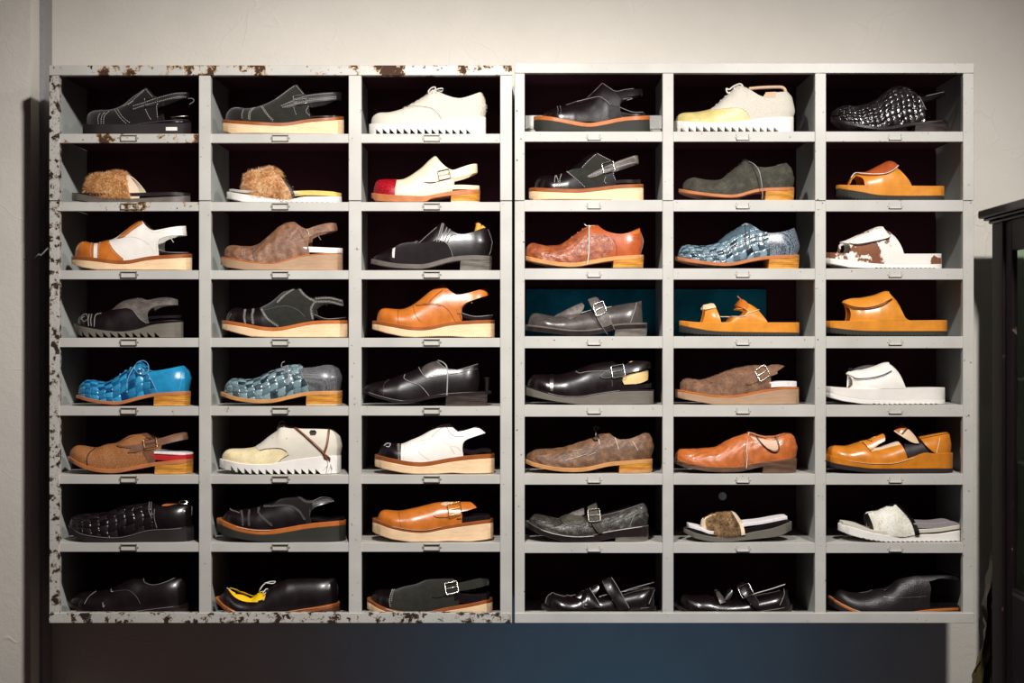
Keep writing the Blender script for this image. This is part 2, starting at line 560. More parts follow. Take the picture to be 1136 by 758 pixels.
    def done(s):
        for (name, mn), (mb, mat) in s.acc.items():
            if mb.V: mb.build(name, mat, s.root, smooth=60)
        for ch in s.root.children:          # nothing reaches below the shelf
            me = ch.data; co = np.empty(len(me.vertices)*3, np.float32); me.vertices.foreach_get('co', co)
            co[2::3] = np.maximum(co[2::3], 0.0); me.vertices.foreach_set('co', co); me.update()
# ------------------------------------------------------------------ materials
def lin(r, g, b):
    f = lambda c: (c/255/12.92) if c/255 <= .04045 else ((c/255+.055)/1.055)**2.4
    return (f(r), f(g), f(b), 1)

class NT:
    def __init__(s, name):
        s.m = bpy.data.materials.new(name); s.m.use_nodes = True
        s.t = s.m.node_tree; s.b = s.t.nodes['Principled BSDF']
        s.tc = s.t.nodes.new('ShaderNodeTexCoord')
    def n(s, typ, **kw):
        x = s.t.nodes.new(typ)
        for k, v in kw.items(): setattr(x, k, v)
        return x
    def l(s, a, b): s.t.links.new(a, b)
    def noise(s, scale, detail=4, rough=.6, coord='Object', vec=None):
        x = s.n('ShaderNodeTexNoise'); x.inputs['Scale'].default_value = scale
        x.inputs['Detail'].default_value = detail; x.inputs['Roughness'].default_value = rough
        s.l(vec or s.tc.outputs[coord], x.inputs['Vector']); return x
    def ramp(s, src, stops):
        x = s.n('ShaderNodeValToRGB'); e = x.color_ramp.elements
        while len(e) < len(stops): e.new(.5)
        for i, (p, c) in enumerate(stops):
            e[i].position = p; e[i].color = c if len(c) == 4 else (*c, 1)
        s.l(src, x.inputs['Fac']); return x
    def mix(s, fac, a, b):
        x = s.n('ShaderNodeMix', data_type='RGBA')
        for sock, v in ((x.inputs['Factor'], fac), (x.inputs['A'], a), (x.inputs['B'], b)):
            pass
        ins = [i for i in x.inputs if i.type == 'RGBA']; fc = x.inputs[0]
        for sock, v in ((fc, fac), (ins[0], a), (ins[1], b)):
            if hasattr(v, 'links') or hasattr(v, 'is_linked'): s.l(v, sock)
            else: sock.default_value = v
        return [o for o in x.outputs if o.type == 'RGBA'][0]
    def bump(s, h, strength=.3, dist=.001, prev=None):
        x = s.n('ShaderNodeBump'); x.inputs['Strength'].default_value = strength; x.inputs['Distance'].default_value = dist
        s.l(h, x.inputs['Height'])
        if prev is not None: s.l(prev, x.inputs['Normal'])
        return x.outputs['Normal']
    def set(s, **kw):
        for k, v in kw.items():
            i = s.b.inputs[k.replace('_', ' ')]
            if hasattr(v, 'is_linked'): s.l(v, i)
            else: i.default_value = v
        return s

def scl(c, f): return (min(1, c[0]*f), min(1, c[1]*f), min(1, c[2]*f), 1)

def leather(name, col, rough=.33, bump=.25, var=.25, grain=420, spec=.5, coat=0.0, sat=None, cscale=35):
    t = NT(name); n1 = t.noise(cscale, 5, .65); n2 = t.noise(grain, 3)
    r = t.ramp(n1.outputs['Fac'], [(.3, scl(col, 1-var)), (.7, scl(col, 1+var))])
    v = t.n('ShaderNodeTexVoronoi'); v.inputs['Scale'].default_value = grain*1.3; t.l(t.tc.outputs['Object'], v.inputs['Vector'])
    nb = t.bump(v.outputs['Distance'], bump, .0004, t.bump(n1.outputs['Fac'], bump*.8, .0012))
    rr = t.n('ShaderNodeMapRange'); rr.inputs['To Min'].default_value = max(.05, rough-.07); rr.inputs['To Max'].default_value = rough+.12
    t.l(n1.outputs['Fac'], rr.inputs['Value'])
    t.set(Base_Color=r.outputs['Color'], Roughness=rr.outputs['Result'], Normal=nb, Coat_Weight=coat, Coat_Roughness=.18)
    t.b.inputs['Specular IOR Level'].default_value = spec
    return t.m

def suede(name, col, var=.5, scale=60, sheen=.25):
    t = NT(name); n1 = t.noise(scale, 8, .75); n2 = t.noise(900, 2)
    r = t.ramp(n1.outputs['Fac'], [(.3, scl(col, 1-var)), (.72, scl(col, 1+var))])
    t.set(Base_Color=r.outputs['Color'], Roughness=.92, Normal=t.bump(n2.outputs['Fac'], .5, .0006, t.bump(n1.outputs['Fac'], .4, .001)), Sheen_Weight=sheen, Sheen_Roughness=.5)
    t.b.inputs['Specular IOR Level'].default_value = .2
    return t.m

def crackle(name, base, hi, lo, scale=70, rough=.5, amt=.55, bump=.6):
    t = NT(name); w = t.noise(60, 5)
    mp = t.n('ShaderNodeVectorMath', operation='MULTIPLY_ADD'); t.l(w.outputs['Color'], mp.inputs[0]); mp.inputs[1].default_value = (.03,.03,.03); t.l(t.tc.outputs['Object'], mp.inputs[2])
    v = t.n('ShaderNodeTexVoronoi', feature='DISTANCE_TO_EDGE'); v.inputs['Scale'].default_value = scale; t.l(mp.outputs['Vector'], v.inputs['Vector'])
    n1 = t.noise(45, 8, .75)
    c1 = t.ramp(n1.outputs['Fac'], [(.25, lo), (.52, base), (.78, hi)])
    c2 = t.mix(t.ramp(v.outputs['Distance'], [(.0, (amt*.6,)*3), (.05, (0,0,0))]).outputs['Color'], c1.outputs['Color'], lo)
    e = t.ramp(v.outputs['Distance'], [(0, (0,0,0)), (.08, (1,1,1))])
    t.set(Base_Color=c2, Roughness=rough, Normal=t.bump(e.outputs['Color'], bump*.6, .0008, t.bump(n1.outputs['Fac'], .6, .002)))
    return t.m

def woven(name, c0, c1, rough=.28, bump=.2, grain=500):
    t = NT(name); a = t.n('ShaderNodeAttribute', attribute_name='shade')
    n1 = t.noise(80, 4); mixf = t.n('ShaderNodeMath', operation='MULTIPLY_ADD'); t.l(n1.outputs['Fac'], mixf.inputs[0]); mixf.inputs[1].default_value = .45
    sc = t.n('ShaderNodeMath', operation='MULTIPLY'); t.l(a.outputs['Fac'], sc.inputs[0]); sc.inputs[1].default_value = .75; t.l(sc.outputs[0], mixf.inputs[2])
    r = t.ramp(mixf.outputs[0], [(.25, c0), (.85, c1)])
    t.set(Base_Color=r.outputs['Color'], Roughness=rough, Normal=t.bump(t.noise(grain).outputs['Fac'], bump, .0006), Coat_Weight=.3, Coat_Roughness=.15)
    return t.m

def furmat(name, stops, scale=30):
    t = NT(name); n1 = t.noise(scale, 4, .6); a = t.n('ShaderNodeAttribute', attribute_name='shade')
    ad = t.n('ShaderNodeMath', operation='MULTIPLY_ADD'); t.l(a.outputs['Fac'], ad.inputs[0]); ad.inputs[1].default_value = .25; t.l(n1.outputs['Fac'], ad.inputs[2])
    r = t.ramp(ad.outputs[0], stops)
    t.set(Base_Color=r.outputs['Color'], Roughness=.75, Sheen_Weight=.2)
    return t.m

def speckle(name, col, dot, scale=130, rad=.22, rough=.4):
    t = NT(name); v = t.n('ShaderNodeTexVoronoi'); v.inputs['Scale'].default_value = scale; t.l(t.tc.outputs['Object'], v.inputs['Vector'])
    n1 = t.noise(40, 4); r = t.ramp(n1.outputs['Fac'], [(.3, scl(col, .8)), (.7, scl(col, 1.1))])
    f = t.ramp(v.outputs['Distance'], [(rad*.6, (1,1,1)), (rad, (0,0,0))])
    t.set(Base_Color=t.mix(f.outputs['Color'], r.outputs['Color'], dot), Roughness=rough, Normal=t.bump(f.outputs['Color'], .5, .001))
    return t.m

def pebble(name, col, lo, scale=330, rough=.45):
    t = NT(name); v = t.n('ShaderNodeTexVoronoi'); v.inputs['Scale'].default_value = scale; t.l(t.tc.outputs['Object'], v.inputs['Vector'])
    r = t.ramp(v.outputs['Distance'], [(.15, col), (.6, lo)])
    t.set(Base_Color=r.outputs['Color'], Roughness=rough, Normal=t.bump(v.outputs['Distance'], -.8, .001))
    return t.m

def scales(name, hi, lo, scale=300):
    t = NT(name); mp = t.n('ShaderNodeMapping'); mp.inputs['Scale'].default_value = (1, 1, 1.7); t.l(t.tc.outputs['Object'], mp.inputs['Vector'])
    v = t.n('ShaderNodeTexVoronoi'); v.inputs['Scale'].default_value = scale; t.l(mp.outputs['Vector'], v.inputs['Vector'])
    v.inputs['Randomness'].default_value = .45
    n1 = t.noise(40, 4)
    c = t.mix(n1.outputs['Fac'], hi, scl(hi, .45))
    f = t.ramp(v.outputs['Distance'], [(.25, (0,0,0)), (.55, (1,1,1))])
    t.set(Base_Color=t.mix(f.outputs['Color'], c, lo), Roughness=.3, Normal=t.bump(v.outputs['Distance'], -.7, .0012))
    return t.m

def cowhide(name, white, brown, scale=17, off=(0,0,0), thr=.52):
    t = NT(name); mp = t.n('ShaderNodeMapping'); mp.inputs['Location'].default_value = off; t.l(t.tc.outputs['Object'], mp.inputs['Vector'])
    n1 = t.noise(scale, 6, .62, vec=mp.outputs['Vector']); n2 = t.noise(600, 2)
    f = t.ramp(n1.outputs['Fac'], [(thr, (0,0,0)), (thr+.02, (1,1,1))])
    b = t.ramp(n2.outputs['Fac'], [(.3, scl(brown, .7)), (.7, scl(brown, 1.3))])
    t.set(Base_Color=t.mix(f.outputs['Color'], white, b.outputs['Color']), Roughness=.7, Normal=t.bump(n2.outputs['Fac'], .5, .0005), Sheen_Weight=.2)
    return t.m

def stack(name, col, line, freq=420, rough=.4):
    """stacked leather heel: thin layers"""
    t = NT(name); w = t.n('ShaderNodeTexWave', bands_direction='Z'); w.inputs['Scale'].default_value = freq/6.28; w.inputs['Distortion'].default_value = 1.2
    w.inputs['Detail'].default_value = 3; w.inputs['Detail Scale'].default_value = 1.0; t.l(t.tc.outputs['Object'], w.inputs['Vector'])
    mp = t.n('ShaderNodeMapping'); mp.inputs['Scale'].default_value = (20, 20, 220); t.l(t.tc.outputs['Object'], mp.inputs['Vector'])
    n = t.noise(1, 5, .6, vec=mp.outputs['Vector'])
    r = t.ramp(n.outputs['Fac'], [(.3, line), (.55, col), (.75, scl(col, 1.2))])
    f = t.ramp(w.outputs['Fac'], [(.0, (.55,.55,.55)), (.12, (0,0,0))])
    t.set(Base_Color=t.mix(f.outputs['Color'], r.outputs['Color'], line), Roughness=rough, Normal=t.bump(w.outputs['Fac'], .2, .0005))
    return t.m

def crepe(name, col, rough=.75, var=.08, ribs=0):
    t = NT(name); mp = t.n('ShaderNodeMapping'); mp.inputs['Scale'].default_value = (30, 30, 160); t.l(t.tc.outputs['Object'], mp.inputs['Vector'])
    n = t.noise(1, 5, .6, vec=mp.outputs['Vector']); n2 = t.noise(350, 3)
    r = t.ramp(n.outputs['Fac'], [(.3, scl(col, 1-var*1.6)), (.7, scl(col, 1+var))])
    t.set(Base_Color=r.outputs['Color'], Roughness=rough, Normal=t.bump(n2.outputs['Fac'], .3, .0006))
    return t.m

def plain(name, col, rough=.5, metal=0.0, spec=.5):
    t = NT(name); n = t.noise(160, 3)
    r = t.ramp(n.outputs['Fac'], [(.3, scl(col, .88)), (.7, scl(col, 1.1))])
    t.set(Base_Color=r.outputs['Color'], Roughness=rough, Metallic=metal)
    t.b.inputs['Specular IOR Level'].default_value = spec
    return t.m

M = {}
DK = lin(34, 17, 22)
M['bleather'] = leather('black_leather', lin(21, 12, 15), .3, .25, .3, coat=.25)
M['bgloss'] = leather('black_polished_leather', lin(20, 11, 14), .24, .15, .3, coat=.6)
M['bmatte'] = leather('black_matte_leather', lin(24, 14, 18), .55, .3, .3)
M['bsuede'] = suede('charcoal_suede', lin(25, 19, 20), .35)
M['bsuede2'] = suede('dark_green_grey_suede', lin(38, 38, 33), .4)
M['bpebble'] = leather('black_grained_leather', lin(26, 20, 21), .4, .8, .3, grain=250)
M['gcrack'] = crackle('cracked_charcoal_leather', lin(66, 62, 52), lin(104, 100, 86), lin(34, 28, 26), 120, .6)
M['gcrack2'] = crackle('cracked_black_leather', lin(58, 54, 50), lin(120, 115, 104), lin(26, 18, 20), 110, .32)
M['greyveg'] = crackle('marbled_grey_leather', lin(88, 80, 76), lin(138, 130, 122), lin(44, 36, 38), 60, .5, .35, .3)
M['gsheen'] = leather('grey_black_burnished_leather', lin(72, 65, 63), .26, .3, .4, coat=.5)
M['tan'] = leather('tan_leather', lin(192, 108, 38), .28, .2, .2, coat=.3)
M['tan2'] = leather('amber_leather', lin(216, 138, 46), .32, .2, .14, coat=.25)
M['tan3'] = leather('honey_leather', lin(204, 124, 36), .28, .2, .18, coat=.35)
M['cognac'] = leather('cognac_leather', lin(176, 84, 42), .28, .3, .25, coat=.45)
M['redbrown'] = crackle('tooled_red_brown_leather', lin(152, 78, 44), lin(206, 132, 90), lin(84, 36, 24), 75, .3, .4, .6)
M['orange'] = leather('orange_brown_leather', lin(186, 100, 46), .36, .4, .25, coat=.25, cscale=70)
M['brown'] = leather('chestnut_brown_leather', lin(160, 88, 38), .38, .3, .2)
M['crk'] = crackle('cracked_brown_leather', lin(132, 92, 68), lin(172, 130, 100), lin(70, 42, 32), 85, .5)
M['crk2'] = crackle('matte_rough_brown_leather', lin(124, 88, 64), lin(158, 120, 92), lin(62, 38, 28), 140, .75)
M['crk3'] = crackle('mottled_dark_brown_leather', lin(116, 82, 58), lin(164, 122, 92), lin(52, 32, 27), 90, .5)
M['pebtan'] = pebble('pebbled_tan_leather', lin(192, 132, 80), lin(140, 88, 50), 480)
M['dkbrn'] = leather('dark_brown_leather', lin(112, 72, 50), .5, .4, .3)
M['white'] = leather('white_leather', lin(236, 230, 222), .45, .2, .05)
M['whiteS'] = leather('white_suede_leather', lin(212, 205, 190), .8, .4, .06)
M['grain'] = pebble('white_grained_leather', lin(218, 212, 200), lin(202, 195, 182), 420, .75)
M['cream'] = leather('cream_leather', lin(232, 214, 182), .45, .2, .07)
M['natural'] = leather('natural_veg_leather', lin(228, 196, 160), .5, .2, .1)
M['yspeck'] = speckle('yellow_ostrich_leather', lin(214, 194, 126), lin(160, 130, 76), 130, .16)
M['yspeck2'] = speckle('pale_ostrich_leather', lin(240, 222, 178), lin(186, 160, 110), 120, .15)
M['red'] = pebble('red_beaded_leather', lin(224, 26, 46), lin(120, 6, 20), 420, .4)
M['blue'] = leather('sky_blue_leather', lin(34, 138, 186), .26, .3, .2, coat=.4)
M['bluew'] = woven('blue_woven_leather', lin(10, 58, 104), lin(50, 150, 198), .27)
M['tealw'] = woven('slate_blue_woven_leather', lin(22, 38, 52), lin(122, 146, 158), .22)
M['tealw2'] = woven('teal_grey_woven_leather', lin(26, 44, 54), lin(126, 150, 156), .22)
M['blackw'] = woven('black_woven_leather', lin(16, 9, 12), lin(36, 28, 31), .26)
M['blackw2'] = woven('glossy_black_woven_leather', lin(16, 9, 12), lin(44, 38, 38), .22)
M['slate'] = leather('slate_blue_leather', lin(70, 92, 104), .25, .3, .3, coat=.4)
M['fish'] = scales('grey_blue_fish_skin', lin(176, 190, 202), lin(52, 60, 74), 290)
M['fish2'] = scales('grey_stingray_leather', lin(150, 152, 156), lin(62, 62, 66), 420)
M['cow'] = cowhide('brown_and_white_cowhide', lin(236, 230, 222), lin(124, 72, 40), 15, (.31,.2,.6), .53)
M['fur1'] = furmat('ginger_fur', [(.3, lin(120, 66, 26)), (.5, lin(196, 130, 66)), (.75, lin(232, 188, 128))])
M['fur2'] = furmat('tawny_fur', [(.35, lin(142, 84, 34)), (.55, lin(206, 146, 84)), (.8, lin(240, 206, 160))])
M['fur3'] = furmat('mottled_brown_fur', [(.42, lin(66, 44, 22)), (.58, lin(128, 96, 56)), (.8, lin(180, 144, 98))], 55)
M['furw'] = furmat('white_hair_on_hide', [(.3, lin(196, 190, 168)), (.55, lin(226, 222, 208)), (.8, lin(240, 238, 230))], 40)
M['crepe'] = crepe('cream_crepe_rubber', lin(242, 206, 164))
M['crepew'] = crepe('white_rubber', lin(240, 236, 230), .55, .03)
M['crepeg'] = crepe('grey_rubber', lin(106, 100, 90))
M['creped'] = crepe('dark_green_grey_rubber', lin(42, 41, 35))
M['crepeb'] = crepe('black_rubber', lin(30, 22, 22))
M['taupe'] = crepe('taupe_rubber', lin(176, 142, 112), .65)
M['weltb'] = leather('brown_welt_leather', lin(152, 84, 40), .35, .2, .2, coat=.2)
M['welto'] = leather('orange_tan_welt_leather', lin(190, 108, 50), .35, .2, .15, coat=.2)
M['weltk'] = leather('black_welt_leather', lin(36, 28, 28), .3, .2, .2, coat=.3)
M['weltg'] = leather('grey_edge_leather', lin(104, 96, 90), .35, .25, .2)
M['sole'] = leather('tan_sole_edge_leather', lin(190, 118, 72), .3, .15, .15, coat=.3)
M['solew'] = leather('pale_tan_sole_edge_leather', lin(206, 148, 92), .35, .15, .15, coat=.2)
M['stack'] = stack('stacked_tan_heel', lin(216, 152, 62), lin(150, 88, 30))
M['stackd'] = stack('stacked_worn_brown_heel', lin(112, 84, 66), lin(62, 40, 34), 500)
M['stackk'] = stack('stacked_dark_heel', lin(66, 56, 52), lin(30, 18, 20), 420)
M['stackg'] = stack('stacked_grey_heel', lin(118, 112, 104), lin(60, 54, 50), 500)
M['lift'] = plain('pale_top_lift', lin(226, 206, 170), .5)
M['metal'] = plain('nickel_buckle_metal', lin(214, 208, 202), .22, 1.0)
M['brass'] = plain('brass_buckle_metal', lin(214, 176, 110), .25, 1.0)
M['dkmetal'] = plain('dark_brass_buckle_metal', lin(112, 92, 62), .35, 1.0)
M['pewter'] = plain('pewter_buckle_metal', lin(150, 144, 138), .3, 1.0)
M['st_w'] = plain('pale_thread', lin(206, 200, 194), .6)
M['st_g'] = plain('grey_thread', lin(138, 132, 130), .6)
M['st_d'] = plain('dim_grey_edge_thread', lin(96, 88, 88), .5)
M['st_k'] = plain('dark_thread', lin(48, 26, 20), .6)
M['st_b'] = plain('brown_thread', lin(120, 66, 36), .6)
M['lc_b'] = plain('pale_blue_cord', lin(104, 166, 200), .5)
M['lc_g'] = plain('grey_waxed_cord', lin(150, 146, 144), .4)
M['lc_k'] = plain('black_waxed_cord', lin(52, 42, 44), .3)
M['lc_w'] = plain('white_cord', lin(226, 220, 212), .6)
M['lc_t'] = plain('tan_cord', lin(198, 128, 88), .5)
M['lc_br'] = plain('brown_leather_cord', lin(116, 66, 42), .45)
M['insw'] = plain('white_insole', lin(238, 232, 232), .5)
M['insb'] = leather('black_insole', lin(28, 22, 25), .22, .1, .2, coat=.5)
M['insg'] = plain('grey_insole', lin(150, 142, 144), .5)
M['insr'] = plain('red_insole', lin(190, 34, 40), .45)
M['insy'] = plain('mustard_insole', lin(218, 186, 96), .5)
M['inst'] = leather('tan_lining_leather', lin(226, 172, 104), .45, .1, .1)
M['yellow'] = leather('bright_yellow_lining', lin(246, 200, 24), .4, .15, .08)
M['liningw'] = leather('pale_lining_leather', lin(228, 206, 178), .55, .15, .08)
M['liningp'] = leather('pinkish_lining_leather', lin(212, 172, 142), .5, .15, .08)
M['wood'] = leather('varnished_shoe_tree_wood', lin(222, 152, 48), .3, .05, .15)
M['woodp'] = leather('pale_shoe_tree_wood', lin(220, 188, 128), .5, .05, .1)
M['plasticw'] = plain('white_sticker', lin(240, 236, 230), .5)
# ------------------------------------------------------------------ room and shelving materials
def paint(name, col, chip=.62, scale=14, chipc=None, under=None, rough=.42, fine=.70, var=.08):
    """old enamel paint with rust-brown chips, pin holes and dirt"""
    t = NT(name); g = t.tc.outputs['Object']
    n1 = t.noise(scale, 9, .72); n2 = t.noise(scale*7, 5, .6); n3 = t.noise(6, 4)
    chipc = chipc or lin(70, 44, 28); under = under or lin(150, 122, 84)
    dirt = t.ramp(n3.outputs['Fac'], [(.3, scl(col, 1-var*1.8)), (.7, scl(col, 1+var*.6))])
    f0 = t.ramp(n1.outputs['Fac'], [(chip-.018, (0,0,0)), (chip-.006, (1,1,1))])
    f1 = t.ramp(n1.outputs['Fac'], [(chip, (0,0,0)), (chip+.012, (1,1,1))])
    f2 = t.ramp(n2.outputs['Fac'], [(fine, (0,0,0)), (fine+.02, (1,1,1))])
    a = t.mix(f0.outputs['Color'], dirt.outputs['Color'], under)
    b = t.mix(f1.outputs['Color'], a, chipc); c = t.mix(f2.outputs['Color'], b, scl(chipc, .6))
    rr = t.ramp(f1.outputs['Color'], [(0, (rough,)*3), (1, (.85,)*3)])
    t.set(Base_Color=c, Roughness=rr.outputs['Color'], Normal=t.bump(f1.outputs['Color'], -.5, .0006, t.bump(n2.outputs['Fac'], .12, .0006)))
    return t.m

def plaster(name, col):
    t = NT(name); w = t.noise(3, 3)
    mp = t.n('ShaderNodeVectorMath', operation='MULTIPLY_ADD'); t.l(w.outputs['Color'], mp.inputs[0]); mp.inputs[1].default_value = (.35,.35,.35); t.l(t.tc.outputs['Object'], mp.inputs[2])
    v = t.n('ShaderNodeTexVoronoi', feature='DISTANCE_TO_EDGE'); v.inputs['Scale'].default_value = 4.2; t.l(mp.outputs['Vector'], v.inputs['Vector'])
    n1 = t.noise(5, 6, .6); n2 = t.noise(55, 6, .65); n3 = t.noise(240, 3)
    # trowel ridges only here and there
    rdg = t.ramp(v.outputs['Distance'], [(0, (1,1,1)), (.012, (0,0,0))])
    msk = t.ramp(n1.outputs['Fac'], [(.5, (0,0,0)), (.62, (1,1,1))])
    m = t.n('ShaderNodeMath', operation='MULTIPLY'); t.l(rdg.outputs['Color'], m.inputs[0]); t.l(msk.outputs['Color'], m.inputs[1])
    r = t.ramp(n1.outputs['Fac'], [(.3, scl(col, .95)), (.7, scl(col, 1.03))])
    nb = t.bump(n3.outputs['Fac'], .25, .002, t.bump(n2.outputs['Fac'], .35, .004, t.bump(m.outputs[0], .35, .003)))
    t.set(Base_Color=r.outputs['Color'], Roughness=.85, Normal=nb); t.b.inputs['Specular IOR Level'].default_value = .25
    return t.m

GREY = lin(196, 193, 187)
M['wall'] = plaster('cream_plaster', lin(232, 226, 216))
M['p_light'] = paint('grey_enamel_paint', GREY, .69, 16, fine=.675)
M['p_mid'] = paint('chipped_grey_enamel_paint', GREY, .665, 20, fine=.69)
M['p_heavy'] = paint('heavily_chipped_grey_paint', GREY, .545, 48, chipc=lin(36, 22, 22), fine=.62)
M['p_rusty'] = paint('rusty_chipped_grey_paint', GREY, .555, 13, chipc=lin(66, 40, 24), under=lin(176, 140, 92), fine=.64)
M['p_in'] = paint('inner_grey_paint', lin(190, 194, 190), .72, 14, rough=.5)
M['back'] = plain('dark_maroon_back_and_shade', lin(84, 46, 60), .8, spec=.1)  # back panel colour, also painted on shelf undersides as their shade
M['teal'] = leather('teal_painted_board', lin(36, 150, 190), .7, .3, .45, grain=90, cscale=12, spec=.1)
M['blackwood'] = paint('black_lacquered_wood', lin(30, 16, 22), .66, 34, chipc=lin(120, 96, 88), under=lin(60, 44, 44), rough=.35, fine=.70, var=.2)
M['hold'] = plain('tarnished_label_holder', lin(150, 144, 132), .45, .25)
M['holdw'] = plain('painted_label_holder', lin(196, 192, 184), .45)
M['card'] = plain('old_label_card', lin(206, 200, 184), .8)
M['floor'] = leather('dark_floorboards', lin(60, 44, 38), .5, .2, .3, grain=40, cscale=6)
M['trim'] = plain('grey_painted_trim', lin(150, 148, 150), .4)
M['screw'] = plain('screw_metal', lin(170, 176, 186), .3, 1.0)
M['plastic'] = leather('olive_translucent_plastic', lin(112, 100, 60), .3, .3, .3, cscale=60)

def panel(name, x0, x1, y0, y1, z0, z1, mat, kind='structure', b=0.0):
    o = MB().box(x0, x1, y0, y1, z0, z1, b).build(name, mat, None, 0)
    if kind: o['kind'] = kind
    return o

WY = .31
panel('floor', -3.2, 3.2, -4.5, WY+.2, -.05, 0, M['floor'])
panel('wall_back', -2.6, 2.6, WY, WY+.1, 0, 3.0, M['wall'])
panel('wall_left', -2.6, wx(34, .17), .17, WY, 0, 3.0, M['wall'])
panel('trim_1', wx(36.2, .24), wx(49, .24), .24, WY, 0, 3.0, M['trim'], b=.004)

# ------------------------------------------------------------------ the two pigeonhole cabinets
D = .30
TOPS_L = [82, 158.6, 234.2, 310, 385.3, 461.3, 537, 612.5]
TOPS_R = [82, 157.2, 234.6, 310.3, 386.5, 462.5, 538, 613.8]
def cabinet(name, label, X, posts, tops, fl, topy, left):
    """X = outer edges, posts = face spans of the four uprights (photo pixels)"""
    xm = (wx(X[0]) + wx(X[1])) / 2; zb = wz(691)
    root = empty(name, (xm, 0, 0)); tag(root, label, 'shelving', 'grey steel pigeonhole cabinets')
    lx = lambda px: wx(px) - xm
    def add(nm, boxes, mat, par=None, b=.0008, under=None):
        """under = a last box whose faces take a dark colour standing in for the shade beneath"""
        mb = MB()
        for bb in boxes: mb.box(*bb, b)
        nf = len(mb.F)
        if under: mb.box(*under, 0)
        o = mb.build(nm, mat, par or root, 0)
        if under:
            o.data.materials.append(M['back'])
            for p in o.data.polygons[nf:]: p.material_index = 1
        return o
    zt = wz(topy)
    for i, (a, b_) in enumerate(posts):
        outer = i in (0, 3); nm = 'side_panel' if outer else 'divider'
        web = lx(a) + .004 if i == 0 else (lx(b_) - .004 if i == 3 else (lx(a)+lx(b_))/2)
        mat = M['p_heavy'] if (left and i == 0) else (M['p_mid'] if left else M['p_light'])
        z0, z1 = wz(682), wz(topy + 10)
        zs = wz(223)
        add(nm, [(lx(a), lx(b_), -.0025, .016, z0, zs-.001), (lx(a) + (0 if i else -.0), lx(b_), -.0035, .016, zs+.001, z1)], mat)
        w = [(web-.0035 if i == 0 else web-.0015, web+.0035 if i == 3 else web+.0015, .012, D, zb+.002, wz(topy+3))]
        add(nm + '_web' if False else ('side_sheet' if outer else 'divider_sheet'), w, M['p_in'])
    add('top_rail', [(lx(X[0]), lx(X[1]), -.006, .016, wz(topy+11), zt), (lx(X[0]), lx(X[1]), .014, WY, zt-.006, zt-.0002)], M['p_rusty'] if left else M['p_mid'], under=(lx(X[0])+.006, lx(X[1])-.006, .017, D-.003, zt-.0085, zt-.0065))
    add('bottom_rail', [(lx(X[0]), lx(X[1]), -.006, .016, zb, wz(680)), (lx(X[0])+.001, lx(X[1])-.001, .016, D, zb, zb+.003)], M['p_heavy'] if left else M['p_mid'])
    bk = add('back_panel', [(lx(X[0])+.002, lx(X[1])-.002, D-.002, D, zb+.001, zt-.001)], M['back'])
    for c in range(3):
        a, b_ = posts[c][1], posts[c+1][0]
        webs = [lx(posts[0][0])+.0080, (lx(posts[1][0])+lx(posts[1][1]))/2, (lx(posts[2][0])+lx(posts[2][1]))/2, lx(posts[3][1])-.0080]
        x0 = webs[c] + .0016; x1 = webs[c+1] - .0016
        for r in range(7):
            zf = wz(fl[r]); zl = wz(tops[r+1])
            mt = M['p_mid'] if left else M['p_light']
            if left and c == 0 and r in (0, 1): mt = M['p_rusty']
            if left and c == 0 and r == 6: mt = M['p_mid']
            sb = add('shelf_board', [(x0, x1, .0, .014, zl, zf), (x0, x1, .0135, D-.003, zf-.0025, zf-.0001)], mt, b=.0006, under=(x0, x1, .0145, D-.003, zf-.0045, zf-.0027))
            # label holder let into the front edge
            hx0 = wx(X0[c if left else c+3] + 70) - xm; hx1 = wx(X0[c if left else c+3] + 88) - xm
            hz1 = zf - .003; hz0 = hz1 - .0155
            if not left: hx0 += .004; hx1 -= .004; hz1 = zf - .006; hz0 = hz1 - .015
            mb = MB(); t = .0016
            mb.box(hx0, hx1, -.004, .0005, hz0, hz0+t); mb.box(hx0, hx0+t, -.004, .0005, hz0, hz1); mb.box(hx1-t, hx1, -.004, .0005, hz0, hz1)
            if left: mb.box(hx0, hx1, -.004, .0005, hz1-t, hz1)
            mb.box(hx0-.004, hx0, -.0015, .0005, (hz0+hz1)/2-.002, (hz0+hz1)/2+.002); mb.box(hx1, hx1+.004, -.0015, .0005, (hz0+hz1)/2-.002, (hz0+hz1)/2+.002)
            h = mb.build('label_holder', M['hold'] if left else M['holdw'], sb, 0)
    for px in ((211, 418) if left else (723, 877)):
        mb = MB(); mb.box(lx(px)-.008, lx(px)+.008, .27, .275, zb-.036, zb+.001, .001)
        mb.tube([(lx(px), .2705, zb-.026), (lx(px), .266, zb-.026)], .0035, n=10)
        mb.build('hanging_bracket', M['blackwood'], root, 0)
    return root, bk, xm

cabL, bkL, xL = cabinet('pigeonhole_cabinet', 'left hand grey steel pigeonhole cabinet with rusty chipped paint, left of the dark gap', (55, 568),
    [(55, 66), (221, 234), (387, 401), (555, 568)], TOPS_L, FL, 73, True)
cabR, bkR, xR = cabinet('pigeonhole_cabinet', 'right hand grey steel pigeonhole cabinet with cleaner paint, right of the dark gap', (571, 1080),
    [(571, 582), (735, 747), (904, 916), (1068, 1080)], TOPS_R, FR, 70.5, False)
